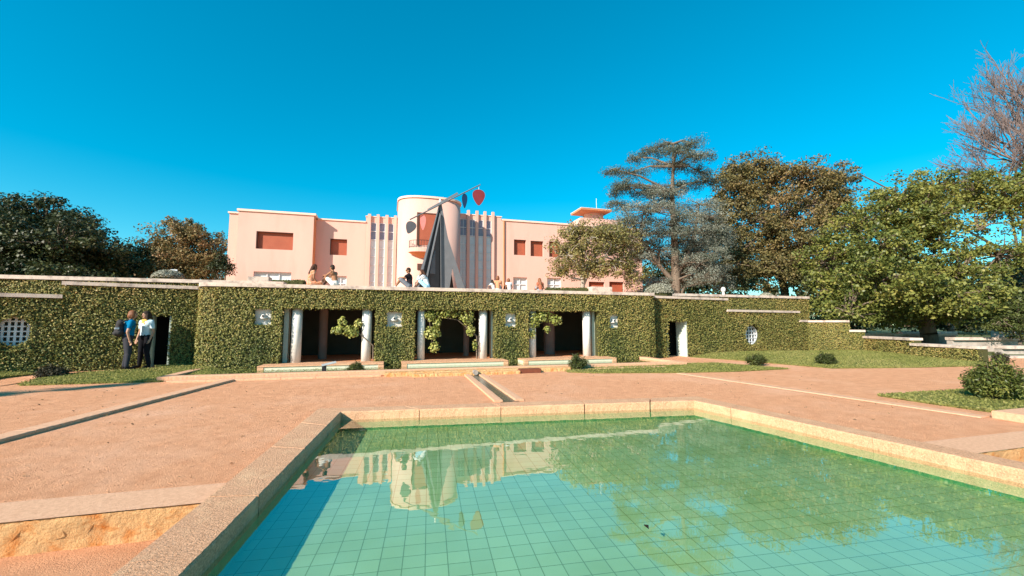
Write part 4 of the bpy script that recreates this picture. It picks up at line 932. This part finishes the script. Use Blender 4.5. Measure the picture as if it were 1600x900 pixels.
# bare tree
def bare():
    fw = 36; b0 = Vector(basepx(1665,fw,0)); t = thing('bare_tree', 'tall bare grey tree with fine leafless twigs at the top right', 'tree', b0)
    rr = random.Random(12); segs = []
    def grow(p, d, L, r, lv):
        n = 3; q = p
        for i in range(n):
            d = (d+Vector((rr.uniform(-1,1), rr.uniform(-1,1), rr.uniform(-.5,.8)))*.16).normalized(); q2 = q+d*L/n
            r2 = r*(1-.12*(i+1)/n*2); segs.append((q, q2, max(r*(1-.1*i),.012), max(r*(1-.1*(i+1)),.010))); q = q2
            if lv > 0 and (i > 0 or lv < 3):
                for _ in range(1):
                    ax = Vector((rr.uniform(-1,1), rr.uniform(-1,1), rr.uniform(-.2,.9))).normalized()
                    grow(q, (d*.75+ax*.8).normalized(), L*rr.uniform(.55,.78), r*.55, lv-1)
        if lv > 0: grow(q, d, L*.75, r*.68, lv-1)
    tr = [b0, D(1660,400,fw), D(1652,320,fw), D(1645,270,fw)]
    for i in range(3): segs.append((tr[i], tr[i+1], .5-.08*i, .42-.08*i))
    for dx, dz, L in ((-1.0,.75,3.2),(-.7,1.1,3.6),(-.35,1.4,4.0),(-.1,1.5,3.8),(.4,1.3,3.8),(-1.1,.4,3.0),(-.9,.1,3),(.9,.7,3.4),(-.85,.95,3.4),(-.5,1.3,3.8),(-1.0,.55,3.3),(-.2,1.2,4.2),(-1.2,.2,2.6)):
        right = Vector((math.cos(YAW), -math.sin(YAW), 0)); grow(tr[3]-Vector((0,0,rr.uniform(0,2.5))), (right*dx+Vector((0,rr.uniform(-.5,.5),dz))).normalized(), L, .13, 5)
    tubes('trunk', segs, mat('grey_twigs', (.24,.18,.16), (.16,.115,.105), 3, .9), t, 4)
bare()
# cypress standing outside the view: it throws the long shadow over the left gravel
make_tree('cypress', 'slender dark cypress standing beyond the left edge of the garden', (-17.6,4.4,0), 7, .15,
    [(-17.6,4.4,1+i*.95,.55*(1-i*.085)+.1,.55*(1-i*.085)+.1,.9) for i in range(8)], 150, .3, 60, .12, M['green'], seed=53, shell=.6, limbs=False)

# ground shrubs
def bush(label, px, py, wpx, hpx_, mtl, seed, z=0., n=None, group='small shrubs on the lawns', size=.05, spiky=.6, name='shrub'):
    u, v = G(px, py, z); fw = u*math.sin(YAW)+v*math.cos(YAW); k = fw/F; rw = wpx*k/2; h = hpx_*k
    t = thing(name, label, 'shrub', (u, v+rw*.5, z), 0, group); rr = random.Random(seed); b = Vector((u, v+rw*.5, z)); segs = []; K = []
    m_ = n or 60
    for i in range(m_):
        a = rr.uniform(0, 6.28); q = math.sqrt(rr.random()); top = b+Vector((math.cos(a)*q*rw*.92, math.sin(a)*q*rw*.8, h*(1-.55*q*q)*rr.uniform(.55,1)*.92+.02))
        mid = b.lerp(top, .55)+Vector((0,0,.0)); segs += [(b, mid, .008, .006), (mid, top, .006, .003)]
        for j in range(3): K.append((*b.lerp(top, rr.uniform(.45,1)), rw*.2+.02))
    crown('foliage', t, K, 26, size, mtl, seed, flat=1.1, aspect=.35, up=spiky, tint0=.5)
    tubes('stem', segs, M['bark'], t, 4)
bush('dark brownish low shrub on the gravel path at the left lawn', 74, 593, 48, 20, M['darkshrub'], 61, size=.06)
bush('brown green shrub at the lawn tip beside the info panel', 555, 585, 30, 19, M['shrub'], 62)
bush('green shrub at the tip of the lawn in front of the right gallery bay', 908, 579, 38, 28, M['shrub'], 63)
bush('small spreading shrub on the point between two lawns right of the doorway', 1190, 572, 38, 20, M['shrub'], 64)
bush('small round shrub in the middle of the far right lawn', 1300, 571, 36, 22, M['shrub'], 65)
bush('large bright green shrub on the near lawn at the right edge', 1590, 629, 88, 74, M['midgreen'], 66, n=150, size=.065)
bush('dark round shrub in front of the stone steps at the right', 1572, 567, 26, 16, M['darkshrub'], 67)
# silver domes and low hedges on the terrace
def dome(label, px, py, wpx, hpx_, fw, name='silver_shrub', mt='silver'):
    p = D(px, py, fw); k = fw/F; rw = wpx*k/2; h = hpx_*k; t = thing(name, label, 'shrub', (p.x, p.y, TZ)); n = 2600
    q = unit(rng.normal(size=(n,3))); q[:,2] = np.abs(q[:,2]); C = np.array([p.x, p.y, p.z-.05])+q*np.array([rw,rw,h])*rng.uniform(.88,1.02,(n,1)); leaves('foliage', C, q+rng.normal(size=q.shape)*.5, .07, M[mt], t)
    bm = bmesh.new(); ell(bm, (p.x,p.y,p.z-.1), (rw*.88,rw*.88,h*.88)); bmobj('stem', bm, M['core'], t)  # solid core, coloured dark for the shade inside the leaf dome
dome('silver grey clipped dome shrub on the terrace in front of the cedar', 1030, 457, 44, 16, 19.5)
dome('small silver shrub on the terrace wall at the right', 1197, 463, 20, 7, 24)
dome('grey white shrub beside the blank panel on the left terrace', 263, 433, 42, 13, 20)
for lb, x0, x1, y, fw in (('low clipped green hedge on the terrace in front of the left villa wing',425,476,437.5,19),('low clipped green hedge on the terrace right of the seated girls',852,920,449.5,19)):
    a = D(x0,y,fw); b = D(x1,y,fw); n = 3000; t = thing('low_hedge', lb, 'hedge', (a.x,a.y,TZ), 0, 'low terrace hedges')
    tt = rng.random((n,1)); C = np.array(a)*(1-tt)+np.array(b)*tt+np.c_[np.zeros(n), rng.uniform(-.2,.2,n), rng.uniform(-.4,0,n)]; C[:,2] = np.minimum(C[:,2], a.z)
    leaves('foliage', C, rng.normal(size=(n,3))+[0,-.3,.8], .06, M['midgreen'], t, .35+rng.normal(size=n)*.15)
    bm = bmesh.new(); bar(bm, (a.x,a.y,a.z-.25), (b.x,b.y,a.z-.25), .34, .4); bmobj('stem', bm, M['core'], t)  # solid core; the shade inside the hedge is put into its dark colour
for lb, x0, x1, y, fw in (('pale weathered stone block on the terrace edge left of the seated woman',387,418,431.5,17.5),('low pale stone bench on the terrace under the sparse tree',925,962,447.5,18.5)):
    a = D(x0,y,fw); b = D(x1,y,fw); bm = bmesh.new(); box(bm, a.x, b.x, a.y, a.y+.5, TZ, a.z, .015); tag(bmobj('stone_bench', bm, M['coping']), lb, 'bench')
p = D(272,421,20.5); t = thing('blank_panel', 'small pale grey panel on a post standing on the left terrace', 'sign', (p.x,p.y,TZ))
bm = bmesh.new(); box(bm, p.x-.14, p.x+.14, p.y-.02, p.y+.02, p.z-.45, p.z, .004); bmobj('panel', bm, M['wframe'], t); bm = bmesh.new(); cyl(bm, (p.x,p.y+.05,TZ), (p.x,p.y+.05,p.z-.1), .02); bmobj('post', bm, M['iron'], t)
p = D(1130,450,24); t = thing('garden_urn', 'tiny white stone urn on the terrace wall right of the cedar', 'urn', (p.x,p.y,TZ)); bm = bmesh.new(); cyl(bm, (p.x,p.y,TZ), (p.x,p.y,p.z-.2), .12, .06, 14); ell(bm, (p.x,p.y,p.z-.1), (.13,.13,.16)); bmobj('body', bm, M['white'], t)
# info lectern on the lawn
u, v = G(506,586); t = thing('info_stand', 'dark post with a small slanted pale info panel on the lawn', 'sign', (u,v,0))
bm = bmesh.new(); box(bm, u-.055, u+.055, v-.03, v+.03, -.02, .27, .004); bmobj('post', bm, M['steel_black'], t)
bm = bmesh.new(); bar(bm, (u-.06,v-.03,.27), (u+.30,v+.06,.345), .15, .012, up=(0,-.25,1)); bmobj('panel', bm, mat('grey_panel', (.40,.42,.42), None, 4, .4), t)

# ------------------------------------------------------------------ people
def remesh(parts, voxel, name, m, parent, smooth_it=3):
    bm = bmesh.new()
    for p in parts:
        if p[0] == 'c':
            _, a, b, r0, r1 = p; a, b = Vector(a), Vector(b)
            bmesh.ops.create_icosphere(bm, subdivisions=2, radius=r0, matrix=Matrix.Translation(a)); bmesh.ops.create_icosphere(bm, subdivisions=2, radius=r1, matrix=Matrix.Translation(b))
            if (b-a).length > 1e-4: cyl(bm, a, b, r0*.985, r1*.985, 14)
        else:
            _, c, r, rot = p; ell(bm, c, r, 16, rot)
    me = bpy.data.meshes.new('tmp'); bm.to_mesh(me); bm.free(); o = bpy.data.objects.new('tmp', me); COL.objects.link(o)
    md = o.modifiers.new('r', 'REMESH'); md.mode = 'VOXEL'; md.voxel_size = voxel
    ms = o.modifiers.new('s', 'SMOOTH'); ms.iterations = smooth_it; ms.factor = .5
    dg = bpy.context.evaluated_depsgraph_get(); ev = bpy.data.meshes.new_from_object(o.evaluated_get(dg)); bpy.data.objects.remove(o)
    ev.name = name; ob = bpy.data.objects.new(name, ev); COL.objects.link(ob); ev.materials.clear(); ev.materials.append(m)
    for p in ev.polygons: p.use_smooth = True
    ob.parent = parent; return ob
def hand(w, d, side, up=Vector((0,0,1))):
    w = Vector(w); d = Vector(d).normalized(); s = d.cross(up)
    s = (s if s.length > .1 else Vector((1,0,0))).normalized()*side; n = s.cross(d).normalized(); P = []
    pc_ = w+d*.045; P.append(('c', w, w+d*.07, .022, .026)); P.append(('c', w+d*.03-s*.018, w+d*.08-s*.026, .015, .013)); P.append(('c', w+d*.03+s*.018, w+d*.08+s*.026, .015, .013))
    for i, L in enumerate((.062,.075,.07,.054)):
        r0 = w+d*.085+s*(.030-.02*i); k1 = r0+d*L*.55+n*.006; k2 = k1+(d*.8+n*.6)*L*.5; P += [('c', r0, k1, .0095, .009), ('c', k1, k2, .009, .0075)]
    th0 = w+d*.03+s*.026; P += [('c', th0, th0+(s*.75+d)*.034, .012, .010), ('c', th0+(s*.75+d)*.034, th0+(s*.4+d)*.058, .010, .0085)]
    return P
def person(label, loc, rz, J, body_m, wear, hair=None, scale=1., extra=None, group=None, face_dir=(0,1,0), hw_=1., vox=.011, shoes=None, glasses=False, seat=False):
    """J: joints in the figure's frame (x right, y forward, z up)"""
    t = thing('person', label, 'person', (0,0,0), 0, group); W = hw_
    V3 = {k: Vector(v) for k, v in J.items()}
    P = []
    pel, ch, nk, hd = V3['pelvis'], V3['chest'], V3['neck'], V3['head']
    tor = [('c', pel, pel.lerp(ch,.5), .115*W, .105*W), ('c', pel.lerp(ch,.5), ch, .105*W, .12*W), ('c', V3['shL'], V3['shR'], .055, .055), ('c', V3['shL'].lerp(ch,.35), V3['shR'].lerp(ch,.35), .09*W, .09*W), ('c', V3['hipL'], V3['hipR'], .09*W, .09*W)]
    P += tor+[('c', nk-Vector((0,0,.03)), hd-Vector((0,0,.05)), .052, .048)]
    fd = Vector(face_dir).normalized(); sd2 = fd.cross(Vector((0,0,1))).normalized()
    rot = Matrix(((sd2.x,fd.x,0,0),(sd2.y,fd.y,0,0),(0,0,1,0),(0,0,0,1)))
    P += [('e', hd+Vector((0,0,.02)), (.073,.092,.105), rot), ('e', hd+fd*.03-Vector((0,0,.05)), (.052,.058,.06), rot), ('c', hd+fd*.088+Vector((0,0,.0)), hd+fd*.105-Vector((0,0,.022)), .010, .014)]
    for s in (-1,1): P.append(('e', hd+sd2*.073*s-fd*.005, (.012,.02,.03), rot))
    for s in 'LR':
        P += [('c', V3['sh'+s], V3['el'+s], .046*W, .036), ('c', V3['el'+s], V3['wr'+s], .036, .025)]
        P += hand(V3['wr'+s], V3['ha'+s]-V3['wr'+s], 1 if s == 'L' else -1)
        P += [('c', V3['hip'+s], V3['kn'+s], .082*W, .052), ('c', V3['kn'+s], V3['kn'+s].lerp(V3['an'+s],.35), .050, .052), ('c', V3['kn'+s].lerp(V3['an'+s],.35), V3['an'+s], .052, .034), ('c', V3['an'+s]-Vector((0,0,.03)), V3['to'+s], .034, .026)]
    remesh(P, .0085, 'body', body_m, t, 2)
    for (kind, m, arg) in wear:
        Q = []
        if kind == 'shirt':
            g = .014; Q = [(p[0],p[1],p[2],p[3]+g,p[4]+g) for p in tor]
            for s in 'LR': e = V3['sh'+s].lerp(V3['el'+s], min(arg,1)); Q.append(('c', V3['sh'+s], e, .046*W+g, (.046 if arg < 1 else .038)*1+g))
            if arg > 1:
                for s in 'LR': Q.append(('c', V3['el'+s], V3['el'+s].lerp(V3['wr'+s], arg-1), .05, .036))
        if kind == 'legs':
            g = .016; Q = [('c', pel, pel+(ch-pel)*.15, .115*W+g, .110*W+g), ('c', V3['hipL'], V3['hipR'], .09*W+g, .09*W+g)]
            for s in 'LR':
                k1 = V3['hip'+s].lerp(V3['kn'+s], min(arg,1)); Q.append(('c', V3['hip'+s], k1, .085*W+g, .060+g+(.02 if arg < 1 else 0)))
                if arg > 1: Q.append(('c', V3['kn'+s], V3['kn'+s].lerp(V3['an'+s], arg-1), .062+g*.5, .050+g*.5))
        if kind == 'scarf':
            Q = [('c', nk+Vector((-.07,.06,-.03)), nk+Vector((.07,.06,-.03)), .04, .04), ('c', nk+Vector((-.07,-.03,0)), nk+Vector((.07,-.03,0)), .04, .04), ('c', nk+Vector((.0,.09,-.05)), nk+Vector((-.06,.11,-.14)), .04, .02), ('c', nk+Vector((.0,.09,-.05)), nk+Vector((.06,.11,-.13)), .04, .02)]
        nm = {'shirt':'shirt','legs':'trousers' if arg and arg > 1 else 'shorts','scarf':'scarf'}[kind]
        remesh(Q, .012, nm, m, t, 3)
    sm = shoes or None
    if sm:
        for s in 'LR': remesh([('c', V3['an'+s]-Vector((0,0,.035)), V3['to'+s], .044, .036), ('c', V3['an'+s], V3['an'+s]-Vector((0,0,.02)), .044, .044)], .01, 'shoe', sm, t)
    if hair:
        hm, style = hair; Q = [('e', hd+Vector((0,0,.045))-fd*.012, (.084,.100,.092), rot), ('e', hd-fd*.045+Vector((0,0,.0)), (.078,.068,.09), rot)]
        if style == 'bob': Q += [('e', hd-fd*.04-Vector((0,0,.03)), (.10,.085,.10), rot), ('e', hd+sd2*.07-Vector((0,0,.02)), (.03,.06,.09), rot), ('e', hd-sd2*.07-Vector((0,0,.02)), (.03,.06,.09), rot)]
        if style == 'long':
            Q += [('c', hd-fd*.06, nk-fd*.10-Vector((0,0,.12)), .085, .075), ('c', nk-fd*.10-Vector((0,0,.12)), nk-fd*.13-Vector((0,0,.28)), .08, .035)]
            for s in (-1,1): Q += [('c', hd+sd2*.07*s+Vector((0,0,.02)), nk+sd2*.09*s+fd*.04-Vector((0,0,.12)), .035, .03)]
        remesh(Q, .012, 'hair', hm, t, 2)
    bm = bmesh.new()
    for s in (-1,1): ell(bm, hd+fd*.084+sd2*.03*s+Vector((0,0,.012)), (.011,.011,.009), 8)
    e = bmobj('eyes', bm, M['steel_black']); e.parent = t
    bm = bmesh.new(); ell(bm, hd+fd*.083-Vector((0,0,.048)), (.024,.01,.007), 8, rot); e = bmobj('mouth', bm, M['lip']); e.parent = t
    if glasses:
        bm = bmesh.new()
        for s in (-1,1): ell(bm, hd+fd*.095+sd2*.032*s+Vector((0,0,.012)), (.028,.012,.022), 10, rot)
        bar(bm, hd+fd*.1-sd2*.03+Vector((0,0,.018)), hd+fd*.1+sd2*.03+Vector((0,0,.018)), .006, .006)
        for s in (-1,1): bar(bm, hd+fd*.09+sd2*.06*s+Vector((0,0,.018)), hd-fd*.0+sd2*.08*s+Vector((0,0,.018)), .006, .006)
        e = bmobj('sunglasses', bm, M['steel_black']); e.parent = t
    t.location = loc; t.rotation_euler = (0,0,rz); t.scale = (scale,)*3
    return t
M['lip'] = mat('lip', (.40,.13,.10))
def stand(H_=1.68, armL=None, armR=None, lean=0., spread=.0):
    J = dict(pelvis=(0,0,.93), chest=(0,lean*.5,1.26), neck=(0,lean*.7+.0,1.44), head=(0,lean+.03,1.575), shL=(-.17,lean*.6,1.37), shR=(.17,lean*.6,1.37),
        hipL=(-.085,0,.89), hipR=(.085,0,.89), knL=(-.10,.03,.49), knR=(.10,.02,.49), anL=(-.11-spread,-.01,.09), anR=(.11+spread,-.02,.09), toL=(-.13-spread,.15,.035), toR=(.13+spread,.14,.035),
        elL=(-.225,-.02,1.09), elR=(.225,-.02,1.09), wrL=(-.225,.06,.86), wrR=(.225,.06,.86), haL=(-.22,.09,.78), haR=(.22,.09,.78))
    if armL: J.update(dict(zip(('elL','wrL','haL'), armL)))
    if armR: J.update(dict(zip(('elR','wrR','haR'), armR)))
    return J
shoe_b = cloth('black_shoes', (.015,.015,.015)); jeans = cloth('charcoal_trousers', (.045,.045,.055)); blackt = cloth('black_trousers', (.012,.012,.016))
def at_feet(px, py, z=.125): u, v = G(px, py, z); return (u, v, z)
lp = at_feet(196,578)
person('person with curly auburn hair, blue T-shirt and dark trousers standing by the ivy wall', lp, rad(-38)-YAW, stand(lean=.04, spread=.05, armR=((.235,-.06,1.08),(.22,.0,.85),(.20,.03,.77))), M['skin'],
    [('shirt', cloth('blue_tshirt', (.0,.16,.33)), .55), ('legs', jeans, 1.92)], (M['hair_auburn'],'bob'), .985, shoes=shoe_b, face_dir=(.35,1,0), hw_=1.08)
rpt = at_feet(224,575)
person('person with long dark hair, white shirt and yellow scarf standing by the dark doorway', rpt, rad(172)-YAW, stand(spread=.06), M['skin'],
    [('shirt', cloth('white_blue_shirt', (.62,.72,.76), (.42,.58,.66), 3), .6), ('legs', blackt, 1.92), ('scarf', cloth('yellow_scarf', (.78,.50,.12)), 0)], (M['hair_dark'],'long'), .985, shoes=shoe_b, face_dir=(.25,1,0), hw_=1.12)
# backpack worn by the first person
t = thing('backpack', 'dark grey backpack with a pale tag worn by the person in the blue T-shirt', 'backpack', lp, rad(-38)-YAW)
bpm = cloth('backpack_fabric', (.05,.048,.05))
remesh([('c',(-.07,-.20,1.05),(.07,-.20,1.05),.095,.095),('c',(-.05,-.19,1.3),(.05,-.19,1.3),.08,.08),('c',(0,-.21,1.03),(0,-.19,1.34),.11,.08),('c',(-.07,-.275,1.03),(.07,-.275,1.03),.055,.055),('c',(-.05,-.27,1.16),(.05,-.27,1.16),.03,.03)], .014, 'bag', bpm, t)
remesh([('c',(.12,-.16,1.36),(.13,.02,1.42),.018,.018),('c',(.13,.02,1.42),(.12,.13,1.28),.018,.016),('c',(.12,.13,1.28),(.12,-.14,.98),.014,.014),('c',(-.12,-.16,1.36),(-.13,.02,1.42),.018,.018),('c',(-.13,.02,1.42),(-.12,.13,1.28),.018,.016),('c',(-.12,.13,1.28),(-.12,-.14,.98),.014,.014)], .009, 'strap', bpm, t)
bm = bmesh.new(); box(bm, .10, .135, -.31, -.22, 1.14, 1.19, .004); e = bmobj('pale_tag', bm, M['wframe']); e.parent = t

def sit(kneeup=True, lean=.12, arms='knees', head_f=.05, twist=0.):
    """seated on the ground, legs forward (y+)"""
    J = dict(pelvis=(0,0,.12), chest=(0,lean*.7,.46), neck=(0,lean*1.2,.63), head=(0,lean*1.4+head_f,.765), shL=(-.17,lean,.57), shR=(.17,lean,.57), hipL=(-.09,.03,.10), hipR=(.09,.03,.10),
        knL=(-.13,.36,.40), knR=(.13,.40,.38), anL=(-.13,.56,.07), anR=(.13,.64,.07), toL=(-.14,.72,.035), toR=(.14,.80,.035))
    if arms == 'knees': J.update(elL=(-.2,lean+.20,.44), elR=(.2,lean+.22,.44), wrL=(-.12,lean+.36,.46), wrR=(.08,lean+.40,.45), haL=(-.03,lean+.41,.43), haR=(0,lean+.46,.42))
    if arms == 'down': J.update(elL=(-.22,lean-.02,.32), elR=(.22,lean-.02,.32), wrL=(-.20,lean+.12,.16), wrR=(.20,lean+.12,.16), haL=(-.17,lean+.18,.12), haR=(.17,lean+.18,.12))
    if arms == 'chin': J.update(elL=(-.16,lean+.26,.42), elR=(.19,lean+.24,.42), wrL=(-.06,lean+.22,.62), wrR=(.05,lean+.34,.34), haL=(-.02,lean+.18,.70), haR=(-.02,lean+.38,.30))
    if not kneeup: J.update(knL=(-.18,.38,.14), knR=(.2,.36,.14), anL=(.05,.42,.08), anR=(-.05,.30,.08), toL=(.14,.48,.05), toR=(-.14,.38,.05))
    return J
SV = 15.55; SZ = TOPZ+.127
def seat(px): return (V(px,446,SV)[0], SV, SZ)
RIGHT = rad(-90); LEFT = rad(90)
person('person with long dark wavy hair in an orange floral dress sitting on the wall coping', seat(484), rad(-62), sit(False,.08,'down'), M['skin_tan'],
    [('shirt', cloth('orange_floral', (.50,.11,.02), (.60,.40,.28), 16), .3), ('legs', cloth('orange_floral_skirt', (.50,.11,.02), (.60,.40,.28), 16), .95)], (M['hair_brown'],'long'), .86, face_dir=(-.2,1,-.1))
person('person without a shirt in white shorts hugging one knee on the wall coping', seat(524), rad(62), sit(True,.10,'knees',.03), M['skin_tan'],
    [('legs', cloth('white_shorts', (.75,.70,.62)), .7)], (M['hair_dark'],'short'), .86, face_dir=(.15,1,0))
person('person in black T-shirt, grey shorts and sunglasses sitting on the wall', seat(640), rad(78), sit(True,.02,'knees',.04), M['skin_tan'],
    [('shirt', cloth('black_tshirt', (.02,.018,.022)), .6), ('legs', cloth('grey_shorts', (.20,.21,.24), (.12,.13,.15), 20), .9)], (M['hair_dark'],'short'), .85, face_dir=(-.45,1,0), glasses=True, shoes=cloth('pale_trainers', (.5,.5,.52)))
person('person in white long sleeved top and pale blue shorts with head on hand', seat(668), rad(66), sit(True,.16,'chin',.06), M['skin'],
    [('shirt', cloth('white_top', (.72,.73,.74)), 1.85), ('legs', cloth('pale_blue_shorts', (.36,.60,.76)), .8)], (M['hair_brown'],'long'), .80, face_dir=(-.3,1,-.3), hw_=.92)
SV2 = 16.2
def seat2(px): return (V(px,450,SV2)[0], SV2, TZ+.06)
person('half hidden child with dark hair in a cream top, leftmost of four on the terrace', seat2(771.5), rad(30), sit(True,.1,'knees'), M['skin'], [('shirt', cloth('cream_top', (.7,.66,.6)), .5), ('legs', cloth('dark_skirt', (.1,.07,.07)), .9)], (M['hair_dark'],'long'), .56)
person('child with a brown bob, bare orange back and white shorts seen from behind', seat2(778), rad(-8), sit(True,.06,'down'), M['skin_tan'], [('shirt', cloth('peach_top', (.70,.30,.16)), .2), ('legs', cloth('white_shorts_child', (.78,.76,.72)), .8)], (M['hair_auburn'],'bob'), .74)
person('child with brown hair in a white top and dark bag sitting on the terrace', seat2(796), rad(15), sit(True,.06,'down'), M['skin_tan'], [('shirt', cloth('white_child_top', (.78,.76,.74)), .3), ('legs', cloth('dark_shorts', (.06,.05,.06)), .8)], (M['hair_auburn'],'bob'), .64)
person('child with long auburn hair in a rust top and grey shorts, rightmost on the terrace', seat2(845), rad(10), sit(True,.08,'down'), M['skin_tan'], [('shirt', cloth('rust_top', (.40,.13,.07)), .3), ('legs', cloth('grey_denim_shorts', (.28,.32,.36)), .8)], (M['hair_auburn'],'long'), .70)
